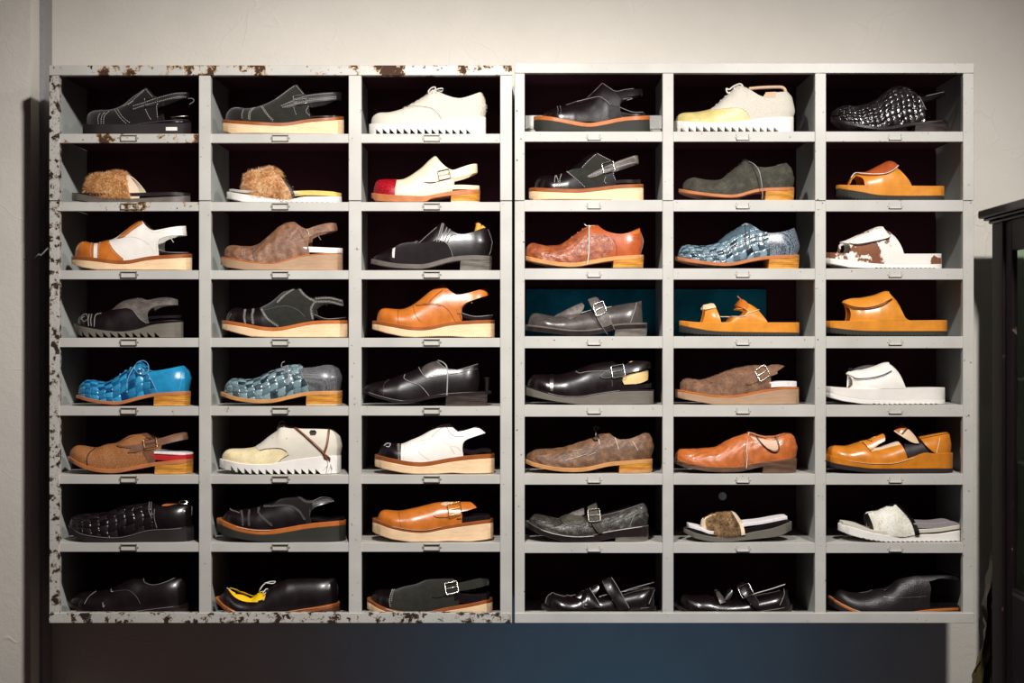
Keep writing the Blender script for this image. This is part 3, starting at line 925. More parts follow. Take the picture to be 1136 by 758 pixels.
# teal boards standing at the back of two holes in the fourth row
for a, b_ in ((584, 738), (746, 850)):
    z1 = wz(321, .29)
    MB().box(wx(a, .29)-xR, wx(b_, .29)-xR, D-.009, D-.0035, wz(373)+.0005, z1).build('back_board', M['teal'], cabR, 0)
sc = MB(); c = (wx(802, .29)-xR, D-.0025, wz(551, .29))
sc.tube([(c[0], c[1]+.001, c[2]), (c[0], c[1]-.003, c[2])], .0105, n=20)
sc.tube([(c[0], c[1]-.002, c[2]), (c[0], c[1]-.009, c[2])], .0045, n=12)
sc.build('screw', M['screw'], cabR, 40)

# ------------------------------------------------------------------ black display cabinet at the right edge
vr = empty('display_cabinet', (1.45, -.45, 0)); tag(vr, 'worn black wooden display cabinet with glass door beside the right hand wall strip', 'cabinet')
def vb(nm, boxes, mat, b=.002):
    mb = MB()
    for x0, x1, y0, y1, z0, z1 in boxes: mb.box(x0-1.45, x1-1.45, y0+.45, y1+.45, z0, z1, b)
    return mb.build(nm, mat, vr, 0)
zc0 = wz(243, .11); zc1 = wz(234, .11)
VF = 1.222; YB = .10; YF = -1.10
vb('cornice', [(1.185, 1.72, YF-.03, .115, zc0, zc1), (1.196, 1.71, YF-.02, .11, zc0-.006, zc0), (1.208, 1.71, YF-.01, .105, zc0-.014, zc0-.006)], M['blackwood'], .003)
zg1, zg0 = wz(277, -.08), wz(655, -.08)
vb('side_panel', [(VF, 1.70, YF, YF+.02, .06, zc0-.013), (1.68, 1.70, YF+.02, YB-.02, .06, zc0-.013)], M['blackwood'])
vb('top_panel', [(VF, 1.70, YF+.02, YB-.02, zc0-.033, zc0-.013)], M['blackwood'])
vb('base', [(VF-.01, 1.70, YF-.01, YB, 0, .06), (VF, 1.70, YF+.02, YB-.02, .06, .08)], M['blackwood'])
df = vb('door_frame', [(VF-.006, VF+.010, YB-.068, YB, .08, zc0-.014), (VF-.012, VF+.006, YB-.098, YB-.072, .08, zc0-.014), (VF-.006, VF+.009, -.046, YB-.10, .08, zc0-.014),
    (VF-.006, VF+.02, YF, YF+.12, .08, zc0-.014), (VF-.006, VF+.009, YF+.12, -.046, zg1, zc0-.014), (VF-.006, VF+.009, YF+.12, -.046, .08, zg0)], M['blackwood'])
gl = NT('door_glass'); tr_ = gl.n('ShaderNodeBsdfTransparent'); tr_.inputs['Color'].default_value = (.86, .92, .86, 1); gs_ = gl.n('ShaderNodeBsdfGlossy'); gs_.inputs['Roughness'].default_value = .03
mx_ = gl.n('ShaderNodeMixShader'); mx_.inputs[0].default_value = .06; gl.l(tr_.outputs[0], mx_.inputs[1]); gl.l(gs_.outputs[0], mx_.inputs[2]); gl.l(mx_.outputs[0], gl.t.nodes['Material Output'].inputs['Surface'])
go = MB().box(VF+.001-1.45, VF+.005-1.45, YF+.12+.45, -.046+.45, zg0, zg1).build('glass_pane', gl.m, df, 0)
vb('shelf', [(VF+.03, 1.68, YF+.02, YB-.02, wz(424, -.1), wz(421, -.1))], M['screw'], .001)
vb('shelf', [(VF+.03, 1.68, YF+.02, YB-.02, wz(520, -.1), wz(517, -.1))], M['screw'], .001)
bk_ = NT('green_grey_lining_cloth'); n_ = bk_.noise(12, 5); bk_.set(Base_Color=bk_.ramp(n_.outputs['Fac'], [(.3, lin(96, 104, 92)), (.7, lin(160, 160, 140))]).outputs['Color'], Roughness=.9)
ef = vb('end_frame', [(VF+.021, VF+.036, YB-.02, YB, .06, zc0-.034), (1.66, 1.70, YB-.02, YB, .06, zc0-.034), (VF+.036, 1.66, YB-.02, YB, zc0-.05, zc0-.034), (VF+.036, 1.66, YB-.02, YB, .06, zg0-.07)], M['blackwood'])
MB().box(VF+.036-1.45, 1.66-1.45, YB-.012+.45, YB-.008+.45, zg0-.07, zc0-.05).build('glass_pane', gl.m, ef, 0)
vb('hinge', [(VF-.010, VF-.006, -.14, -.06, wz(662, -.1)-.004, wz(662, -.1)+.004)], M['pewter'], .001)
# things standing on its shelves, seen through the edge of the glass
def pot(name, label, cat, x, y, z, prof, mat):
    V, F = [], []; n = 20
    for r, h in prof:
        for k in range(n): V.append((r*math.cos(2*math.pi*k/n), r*math.sin(2*math.pi*k/n), h))
    for i in range(len(prof)-1):
        for k in range(n): F.append((i*n+k, i*n+(k+1) % n, (i+1)*n+(k+1) % n, (i+1)*n+k))
    F.append(tuple(range(n))[::-1])
    o = mesh_obj(name, V, F, mat, None, smooth=45); o.location = (x, y, z); tag(o, label, cat); return o
pot('vase', 'pale grey jar behind the cabinet glass on the lower shelf', 'vase', 1.315, -.01, wz(517, -.1)+.001, [(.03,0),(.05,.03),(.052,.08),(.03,.12),(.022,.13),(.026,.14)], M['holdw'])
pot('planter', 'mossy yellow green pot standing behind the cabinet glass at the bottom', 'pot', 1.318, -.01, zg0-.058, [(.03,-.0),(.052,.02),(.058,.09),(.05,.13),(.03,.16),(.01,.17)], leather('mossy_glaze', lin(150, 140, 70), .6, .4, .5, cscale=40))
vb('shelf', [(VF+.03, 1.68, YF+.02, YB-.02, zg0-.064, zg0-.0605)], M['screw'], .001)

# crumpled plastic sheet pushed in between wall and cabinet
rnd = random.Random(4); V, F = [], []; N = 40; W_ = 7
for i in range(N):
    t = i/(N-1); py = 612 + (1000-612)*t; px = 1101 - 20*min(1, t*2.3) + 2*math.sin(t*31)
    for k in range(W_):
        s_ = k/(W_-1)
        V.append((wx(px, .25) + s_*(.010+.045*min(1, t*2)) + .004*math.sin(i*1.7+k*2.1), .255 + .02*math.sin(k*1.9+i*.5) + .006*rnd.random(), max(.002, wz(py, .25))))
for i in range(N-1):
    for k in range(W_-1): F.append((i*W_+k, i*W_+k+1, (i+1)*W_+k+1, (i+1)*W_+k))
o = mesh_obj('plastic_sheet', V, F, M['plastic'], None, smooth=60); m_ = o.modifiers.new('Solidify', 'SOLIDIFY'); m_.thickness = .0015
tag(o, 'crumpled olive plastic sheet hanging between the wall and the black display cabinet', 'plastic sheet')
# small metal peg on the left wall
p0 = (wx(36, .18), .185, wz(288, .18)); p1 = (wx(44, .12), .12, wz(282, .12)); p2 = (wx(45, .10), .11, wz(283, .10)); p3 = (wx(54, .05), .05, wz(275, .05))
mb = MB(); mb.tube([(p0[0]-.02, .17, p0[2]), p0, p1, p2, p3], .003, n=8)
o = mb.build('wall_hook', M['screw'], None, 50); tag(o, 'thin bent metal hook on the wall left of the left cabinet', 'hook')

# ------------------------------------------------------------------ light, camera, view
def spot(name, x, y, z, tgt, power, size=110, blend=.6, radius=.03, col=(1, .965, .92)):
    l = bpy.data.lights.new(name, 'SPOT'); l.energy = power; l.spot_size = math.radians(size); l.spot_blend = blend
    l.shadow_soft_size = radius; l.color = col
    o = bpy.data.objects.new(name, l); COL.objects.link(o); o.location = (x, y, z)
    o.rotation_euler = (Vector(tgt) - Vector((x, y, z))).to_track_quat('-Z', 'Y').to_euler()
    return o
spot('spot_lamp', -.14, -1.40, 2.64, (-.55, .1, .86), 163, size=118, blend=1, radius=.045)
spot('spot_lamp', 1.00, -1.40, 2.64, (.62, .1, .86), 137, size=118, blend=1, radius=.045)
spot('added_blue_fill', .28, -.42, .12, (.28, .31, .62), 2.6, size=112, blend=1, radius=.05, col=(.02, .48, 1))  # added fill light tinting the shaded wall under the cabinets, no real lamp
w = bpy.data.worlds.new('room_glow'); scene.world = w; w.use_nodes = True
w.node_tree.nodes['Background'].inputs['Color'].default_value = (.9, .42, .6, 1)
w.node_tree.nodes['Background'].inputs['Strength'].default_value = .015
cam = bpy.data.cameras.new('camera'); co = bpy.data.objects.new('camera', cam); COL.objects.link(co)
co.location = (0, -DIST, CAMZ); co.rotation_euler = (math.pi/2, 0, 0)
cam.sensor_width = 36; cam.sensor_fit = 'HORIZONTAL'
cam.lens = 36 * (DIST / K) / 1136 / 1.0 * 1.0
cam.lens = 36 * (DIST * 450) / 1136
scene.camera = co
scene.view_settings.view_transform = 'Standard'; scene.view_settings.look = 'None'
scene.view_settings.gamma = 1; scene.view_settings.use_curve_mapping = False
scene.view_settings.exposure = 0
# ================================================================== SHOES, row by row from the top
def R1():
    # ---- row 1, hole 1
    s = Shoe(0, 0, 'black slingback with pale contrast stitching, black platform sole and small white sticker', 'shoe', 200, 1050,
        [(200,440),(330,437),(560,440),(760,432),(1050,430)], [(228,440),(236,375),(275,340),(340,330),(430,326),(520,292),(600,225),(695,158)], back=[(1020,430),(1026,180)], kind='slingback_shoe')
    s.layer('platform_sole', M['crepeb'], bot=[(205,500),(260,516),(1050,516)], smooth=False)
    s.insole(M['insb'], [(560,436),(760,415),(1020,408)], 16, 520, 1035, .93)
    s.insole(M['metal'], [(900,368),(1010,364)], 9, 890, 1020, .5, 'heel_pad')
    s.patch('upper', M['bsuede'], [(215,470),(225,380),(275,320),(430,305),(520,270),(600,205),(695,140),(720,190),(790,238),(775,300),(792,400),(780,470)])
    s.patch('ankle_strap', M['bpebble'], [(572,315),(600,292),(690,262),(790,228),(930,192),(1030,188),(1030,236),(940,240),(800,274),(690,302),(600,334)], lift=.0022)
    for p in ([(325,437),(324,385),(345,350)], [(347,437),(350,385),(378,345)], [(366,437),(372,380),(410,340)], [(455,332),(495,390),(545,437)], [(475,326),(515,385),(575,433)],
              [(560,290),(620,232),(690,172)], [(700,172),(745,222),(775,235)], [(695,325),(715,370),(742,410)], [(782,300),(790,395)], [(520,300),(600,262)]):
        s.line(p, M['st_w'], r=.0007, dash=(.0028,.0016))
    for p in ([(600,300),(690,272),(790,238),(930,203),(1010,197)], [(600,326),(690,294),(800,265),(940,231),(1015,227)]):
        s.line(p, M['st_w'], r=.0007, lift=.0030, dash=(.0028,.0016))
    s.line([(1030,240),(1060,238),(1075,258),(1040,285)], M['st_g'], 'strap_end', r=.0012, lift=.003)
    s.buckle((740,268), 50, 30, -8, M['metal'])
    s.line([(205,445),(560,446),(700,430),(900,410),(1020,404)], M['st_d'], r=.0005)
    mb = MB(); a = s.xz(846,458,-.046); b = s.xz(934,486,-.046)
    mb.box(a[0], b[0], -float(s.swidth((a[0]+b[0])/2))-.0008, -float(s.swidth((a[0]+b[0])/2))+.004, b[1], a[1]); mb.build('sticker', M['plasticw'], s.root, 0)
    s.done()
    # ---- hole 2
    s = Shoe(0, 1, 'charcoal slingback with square buckle and dashed white stitching on cream wedge sole, top row', 'shoe', 103, 1062,
        [(110,402),(250,412),(480,425),(620,424),(800,396),(1060,378)], [(132,402),(150,350),(200,312),(300,318),(410,298),(530,240),(610,180),(680,128)], back=[(1035,400),(1035,180)], kind='slingback_shoe')
    s.layer('welt', M['weltb'], h=26)
    s.layer('outsole', M['crepe'], bot=[(105,470),(200,500),(400,512),(1062,512)], smooth=False, grow=1.0, teeth=(130,1050,60,9))
    s.insole(M['insb'], [(700,405),(820,372),(1020,368)], 14, 650, 1040, .93)
    s.patch('upper', M['bsuede2'], [(105,450),(130,350),(200,295),(300,300),(410,280),(530,225),(610,160),(680,108),(740,190),(770,215),(775,270),(800,380),(790,450)])
    s.patch('toe_cap', M['bsuede'], [(95,450),(110,330),(200,280),(260,290),(275,330),(262,380),(268,450)], lift=.0012)
    s.patch('ankle_strap', M['bpebble'], [(560,300),(640,262),(680,228),(780,208),(960,188),(1040,190),(1040,250),(960,252),(790,272),(680,298),(600,318)], lift=.0022)
    for p in ([(190,322),(215,315),(240,318)], [(272,328),(260,370),(266,410)], [(345,315),(318,350),(312,408)], [(360,312),(330,350),(322,408)], [(410,300),(450,360),(505,420)], [(425,305),(470,372),(512,412)],
              [(530,245),(610,185),(680,138)], [(685,138),(745,205)], [(668,310),(680,350),(695,380)], [(785,300),(765,340),(795,375)]):
        s.line(p, M['st_w'], r=.0007, dash=(.0028,.0016))
    for p in ([(570,300),(660,262),(780,220),(980,198)], [(580,312),(680,285),(790,258),(1000,240)], [(790,245),(900,238),(1000,226)]):
        s.line(p, M['st_w'], r=.0007, lift=.0030, dash=(.0028,.0016))
    s.buckle((717,252), 50, 34, -8, M['metal'])
    s.done()
    # ---- hole 3
    s = Shoe(0, 2, 'off-white lace-up shoe with tonal white shark-tooth rubber sole and hairy collar', 'shoe', 66, 988,
        [(72,436),(300,440),(480,432),(640,402),(800,384),(984,382)], [(84,436),(95,385),(145,352),(240,346),(360,310),(450,262),(520,216),(570,172),(610,190)], back=[(975,390),(988,300),(970,230),(945,190)], kind='lace_up_shoe', peak_drop=-30)
    s.layer('shark_sole', M['crepew'], bot=[(66,482),(100,500),(160,510),(988,510)], smooth=False, teeth=(118,885,14,42))
    s.patch('vamp', M['whiteS'], [(70,470),(80,370),(140,330),(240,330),(360,290),(440,300),(540,310),(600,345),(640,405),(640,470)])
    s.patch('quarter', M['whiteS'], [(340,330),(345,295),(450,245),(520,200),(570,160),(600,175),(650,205),(740,235),(800,237),(870,215),(935,190),(1000,180),(1010,470),(640,470),(635,400),(595,350),(540,312),(440,304)], lift=.0012, fur=(1500,.0035,(.1,0,.1)))
    s.line([(352,310),(440,302),(540,310),(600,345),(640,402)], M['st_g'], r=.0005, lift=.002)
    s.rungs([(395,288),(440,264),(480,240),(520,214)], M['lc_w'])
    s.lace([(545,210),(535,180,-.008),(560,152,-.012),(590,150,-.014),(575,190,-.016),(560,205)], M['lc_w'], .0016)
    s.lace([(590,200),(600,165,-.006),(645,158,0),(640,180,.008),(605,170,.004)], M['lc_w'], .0016)
    s.lace([(565,205),(575,180,-.012),(560,195,-.016)], M['lc_g'], .001)
    s.done()
    # ---- hole 4
    s = Shoe(0, 3, 'glossy black slingback clog with orange brown welt and dark crepe sole, top row', 'shoe', 85, 1000,
        [(118,370),(240,382),(480,426),(600,420),(800,382),(990,370)], [(150,374),(175,350),(290,298),(380,272),(510,232),(570,176),(628,118)], back=[(950,380),(945,170)], kind='slingback_shoe')
    s.layer('welt', M['welto'], h=32)
    s.layer('outsole', M['creped'], bot=[(85,450),(160,490),(300,493),(1000,493)], smooth=False, teeth=(120,500,26,9))
    s.insole(M['insb'], [(740,330),(860,352),(960,348)], 22, 700, 965, .9)
    s.patch('upper', M['bgloss'], [(120,420),(150,345),(290,280),(400,252),(510,215),(570,158),(628,100),(680,150),(730,180),(860,162),(950,160),(950,206),(860,215),(790,235),(765,280),(765,330),(790,420)])
    s.patch('quarter_facing', M['bleather'], [(430,265),(510,232),(565,180),(628,118),(670,150),(730,190),(770,240),(755,300),(700,295),(650,250),(600,226),(520,244)], lift=.0014)
    s.line([(425,268),(520,244),(600,228),(650,255),(690,292)], M['st_g'], r=.0008, lift=.0022)
    s.line([(510,236),(570,180),(628,122)], M['st_d'], r=.0007, lift=.002); s.line([(628,122),(670,150),(730,184),(800,172),(870,163)], M['st_g'], r=.0006, lift=.002)
    for u in (278, 300): s.line([(u-6,298),(u,330),(u-4,372)], M['st_g'], r=.0006, dash=(.002,.0012))
    s.line([(340,292),(440,258)], M['st_d'], r=.0006)
    s.line([(762,308),(860,345),(945,345)], M['st_g'], 'lining_edge', r=.0008)
    s.lace([(790,248),(840,232,-.02),(860,238,-.02),(820,250,-.02)], M['st_g'], .001, name='loose_thread')
    s.done()
    # ---- hole 5
    s = Shoe(0, 4, 'white lace-up with yellow spotted toe, white shark-tooth sole and pink heel pull loop, top row', 'shoe', 20, 960,
        [(28,412),(250,424),(480,420),(620,402),(800,385),(958,380)], [(32,412),(45,375),(90,352),(200,345),(320,314),(400,245),(460,192),(520,140),(600,160)], back=[(955,385),(968,340),(945,230),(905,180)], kind='lace_up_shoe', peak_drop=-40, W=.048)
    s.layer('shark_sole', M['crepew'], bot=[(22,465),(80,488),(160,492),(960,492)], smooth=False, teeth=(75,860,14,40))
    s.patch('vamp', M['yspeck'], [(20,450),(30,360),(90,335),(200,330),(320,300),(345,325),(500,305),(570,322),(615,365),(620,450)])
    s.patch('quarter', M['grain'], [(310,330),(325,300),(400,230),(460,175),(530,125),(600,160),(650,190),(690,215),(720,225),(740,195),(800,192),(905,185),(980,180),(990,450),(620,450),(618,385),(575,325),(500,308),(360,325)], lift=.0012)
    s.patch('heel_lining', M['liningp'], [(725,232),(740,192),(820,188),(820,232)], lift=.002)
    L = s.mk_last(W=.02)
    mb = MB(); mb.tube([np.array([*s.xz(u, v, 0)])[[0]].tolist() + [0] + [float(s.xz(u, v, 0)[1])] for u, v in crom([(610,160),(700,152),(800,148),(870,150),(895,175),(890,210)], 5)], .0044, n=8)
    mb.build('pull_loop', M['liningp'], s.root, 50)
    s.rungs([(350,298),(385,265),(420,232),(455,202),(490,172)], M['lc_w'], .0016, .012)
    s.lace([(500,170),(470,190,-.01),(440,190,-.014),(432,160,-.012),(455,165,-.01),(490,140,-.01),(540,122,-.01),(560,145,-.01),(530,165)], M['lc_w'], .0022)
    s.done()
    # ---- hole 6
    s = Shoe(0, 5, 'glossy black woven slingback with thin dark sole, topmost hole at the far right', 'shoe', 55, 975,
        [(60,375),(200,420),(400,455),(520,455),(700,425),(960,412)], [(64,372),(75,340),(150,300),(270,300),(400,255),(480,190),(560,148),(640,150),(700,180)], back=[(955,412),(950,170)], kind='woven_slingback', peak_drop=10)
    s.layer('sole', M['weltk'], h=24); s.heel(M['stackk'], 720)
    s.insole(M['insb'], [(700,425),(960,405)], 10, 650, 960, .9)
    s.patch('woven_upper', M['blackw2'], [(50,440),(70,330),(150,285),(270,290),(400,240),(480,175),(560,130),(640,130),(700,170),(745,220),(800,330),(790,450),(500,500)], fx='weave', amp=.0036, cell=.0105)
    s.patch('heel_strap', M['bgloss'], [(745,232),(800,216),(945,182),(960,182),(960,215),(945,215),(800,250),(760,260)], lift=.001)
    s.line([(745,225),(770,270),(798,330)], M['st_g'], r=.0008, lift=.003)
    s.line([(800,224),(880,206),(940,192)], M['st_g'], 'strap_edge', r=.0007, lift=.003)
    s.line([(720,428),(850,418),(950,412)], M['st_d'], 'sole_edge', r=.0006)
    s.done()

def R2():
    s = Shoe(1, 0, 'ginger fur slide sandal on a thin dark brown sole with natural lining showing', 'sandal', 115, 1045,
        [(118,440),(300,470),(500,485),(700,480),(1030,462)], [(205,450),(215,370),(270,310),(380,298),(470,278),(560,300)], back=[(1020,0),(1020,560)], kind='fur_slide_sandal', W=.045)
    s.layer('outsole', M['weltg'], bot=[(125,480),(300,508),(500,512),(1045,512)], smooth=False)
    s.insole(M['weltk'], [(112,438),(200,440),(560,440),(900,432),(1020,440)], 30, 112, 1035, .97)
    s.patch('strap_lining', M['liningw'], [(480,500),(500,300),(560,300),(600,350),(652,430),(640,500)], th=.003)
    s.patch('fur_strap', M['fur1'], [(205,490),(215,360),(270,300),(380,290),(470,268),(530,290),(545,340),(560,400),(575,500)], lift=.002, th=.003, fur=(9000,.0085,(.35,0,-.35)))
    s.done()
    s = Shoe(1, 1, 'tawny fur slide sandal on a thick white sole with a mustard yellow footbed', 'sandal', 140, 1045,
        [(145,430),(300,455),(480,478),(640,490),(760,470),(1040,470)], [(245,440),(270,360),(310,290),(400,265),(490,248),(560,285)], back=[(1020,0),(1020,560)], kind='fur_slide_sandal', W=.045)
    s.layer('outsole', M['crepew'], bot=[(150,470),(260,498),(500,514),(1045,514)], smooth=False, teeth=(560,1000,11,6))
    s.insole(M['holdw'], [(180,408),(300,420),(700,430)], 20, 160, 720, .95, 'footbed_edge')
    s.insole(M['insy'], [(640,425),(800,420),(960,428),(1025,440)], 38, 560, 1035, .9)
    s.patch('strap_lining', M['bmatte'], [(560,500),(540,290),(575,310),(630,380),(680,450),(670,500)], th=.003)
    s.patch('fur_strap', M['fur2'], [(250,450),(265,380),(300,285),(400,262),(490,240),(545,265),(560,310),(600,370),(640,430),(655,500),(255,500)], lift=.002, th=.003, fur=(9000,.0085,(.25,0,-.4)))
    s.done()
    s = Shoe(1, 2, 'cream slingback with bright red beaded toe cap and low stacked heel', 'shoe', 85, 942,
        [(90,440),(200,452),(400,462),(520,462),(720,425),(935,412)], [(110,445),(118,390),(150,345),(280,340),(360,325),(470,252),(540,185),(582,152)], back=[(925,400),(915,215)], kind='slingback_shoe')
    s.layer('sole', M['sole'], bot=[(90,462),(150,490),(480,497),(560,470),(720,445),(940,430)])
    s.heel(M['stack'], 715, cap=(M['lift'], .16))
    s.insole(M['cream'], [(700,378),(800,376),(925,382)], 36, 690, 935, .95)
    s.patch('upper', M['cream'], [(150,500),(160,320),(280,320),(360,308),(470,238),(540,165),(582,135),(640,210),(700,255),(730,262),(735,320),(722,380),(725,430),(700,500)])
    s.patch('toe_cap', M['red'], [(95,490),(100,380),(150,320),(282,320),(285,350),(272,400),(272,490)], lift=.0022)
    s.patch('heel_strap', M['cream'], [(700,262),(740,262),(800,238),(890,210),(925,215),(920,278),(860,295),(740,328),(700,330)], lift=.0012)
    s.line([(300,345),(280,400),(285,452)], M['liningw'], 'seam', r=.0008, lift=.001)
    s.line([(500,360),(560,365),(640,345),(700,330),(735,325)], M['st_k'], 'seam_edge', r=.0006, lift=.0012)
    s.line([(500,360),(600,355),(660,340)], M['st_k'], 'seam_edge', r=.0006, lift=.0012)
    s.dots([(628,300),(690,288),(750,292)], M['st_k'], 22, .0011, 'strap_holes', lift=.0034)
    s.buckle((658,300), 46, 36, -12, M['dkmetal'], lift=.0035)
    s.done()
    s = Shoe(1, 3, 'dark slingback with studded pointed strap and silver buckle on cream crepe sole, second row', 'shoe', 48, 950,
        [(75,398),(250,405),(420,410),(560,400),(760,376),(940,370)], [(92,400),(105,345),(150,308),(250,305),(350,272),(430,212),(500,152),(575,118)], back=[(925,400),(905,160)], kind='slingback_shoe')
    s.layer('welt', M['weltb'], h=30)
    s.layer('outsole', M['crepe'], bot=[(48,470),(90,490),(400,498),(950,498)], smooth=False, teeth=(70,700,45,10))
    s.insole(M['insb'], [(640,380),(740,338),(925,334)], 28, 620, 930, .93)
    s.patch('upper', M['bgloss'], [(70,440),(95,330),(150,292),(250,290),(350,255),(430,195),(510,130),(575,100),(640,160),(700,195),(700,270),(735,330),(730,430)])
    s.patch('quarter', M['bsuede2'], [(345,280),(400,255),(465,250),(520,190),(585,130),(640,165),(700,200),(700,270),(640,300),(640,360),(620,430),(500,430),(440,345)], lift=.0014)
    s.patch('ankle_strap', M['greyveg'], [(505,310),(560,280),(640,240),(720,205),(870,150),(900,150),(905,210),(870,212),(730,255),(640,285),(560,320),(515,322)], lift=.0028)
    s.line([(520,310),(600,282),(650,262)], M['st_w'], r=.0009, lift=.0036, dash=(.0028,.0016)); s.line([(725,215),(800,190),(880,158)], M['st_w'], r=.0008, lift=.0036, dash=(.0028,.0014)); s.line([(730,245),(800,225),(890,200)], M['st_w'], r=.0008, lift=.0036, dash=(.0028,.0014))
    for p in ([(470,245),(520,190),(580,140)], [(350,280),(430,345),(490,400)], [(590,140),(640,165),(700,195)], [(305,300),(290,350),(305,400)], [(258,312),(250,355),(262,398)], [(265,312),(278,350),(275,398)], [(715,270),(712,310),(735,350)], [(650,320),(640,350),(660,375)]):
        s.line(p, M['st_w'], r=.0008, lift=.0026, dash=(.0028,.0014))
    s.buckle((672,243), 46, 38, -14, M['metal'], lift=.005)
    s.done()
    s = Shoe(1, 4, 'mottled dark green-grey suede lace-up with a long dangling lace and orange heel, second row', 'shoe', 55, 965,
        [(60,408),(200,430),(380,450),(520,450),(700,405),(960,395)], [(90,405),(100,360),(160,322),(280,340),(380,335),(450,285),(520,230),(570,185),(610,200)], back=[(955,395),(968,330),(945,250),(905,205)], kind='lace_up_shoe', peak_drop=0)
    s.layer('sole', M['sole'], h=24)
    s.heel(M['stack'], 742)
    s.patch('upper', crackle('mottled_green_grey_suede', lin(60, 58, 48), lin(96, 92, 76), lin(32, 27, 24), 60, .85, .4), [(70,460),(90,340),(160,305),(280,325),(380,318),(450,270),(520,215),(570,170),(620,205),(690,240),(780,240),(850,215),(905,205),(990,200),(990,460)], res=.003, fx='wrinkle', amp=.0008)
    s.patch('lining', M['liningp'], [(770,262),(790,236),(850,206),(905,200),(905,215),(840,232)], lift=-.003)
    s.rungs([(440,292),(470,268),(500,244),(530,220)], M['lc_k'], .0012)
    s.lace([(600,192),(650,215,-.035),(690,270,-.05),(710,370,-.052),(716,450,-.052),(712,500,-.054)], M['lc_g'], .0011)
    s.lace([(560,190),(590,180,-.012),(610,215,-.02),(590,240,-.02),(570,210,-.016),(545,215)], M['lc_k'], .0012)
    s.done()
    s = Shoe(1, 5, 'tan slide sandal with folded-over strap flap edged in white, second row far right', 'sandal', 95, 945,
        [(122,376),(300,380),(700,384),(940,386)], [(185,378),(200,340),(240,296),(330,288),(430,240),(515,203),(580,240)], back=[(942,0),(942,560)], kind='slide_sandal', W=.046)
    s.layer('footbed', M['tan2'], bot=[(122,405),(300,435),(480,462),(940,464)])
    s.layer('outsole', M['creped'], bot=[(80,440),(250,475),(480,492),(945,493)], smooth=False, teeth=(110,500,16,10))
    s.patch('strap', M['tan2'], [(190,400),(185,378),(215,330),(245,300),(300,318),(318,350),(322,400),(330,440),(700,440),(690,375),(655,320),(600,262),(575,245),(515,200),(430,235),(330,280),(250,282),(200,330),(150,440),(185,440)], th=.003, soft=True,
            holes=[[(218,372),(235,330),(262,305),(300,325),(314,350),(306,372)]])
    s.patch('strap_flap', M['cognac'], [(255,290),(340,272),(430,225),(515,188),(585,228),(560,262),(480,300),(380,312),(290,305)], lift=.0045, th=.003)
    s.line([(225,330),(250,300),(290,302),(380,306),(480,296),(545,266),(580,230)], M['white'], 'flap_edge', r=.0011, lift=.0055)
    s.done()
R1(); R2()
def teeth_row(s, mat, u1, bot, t, name='outsole', grow=1.0):
    s.layer(name, mat, bot=bot, smooth=False, teeth=t, grow=grow)
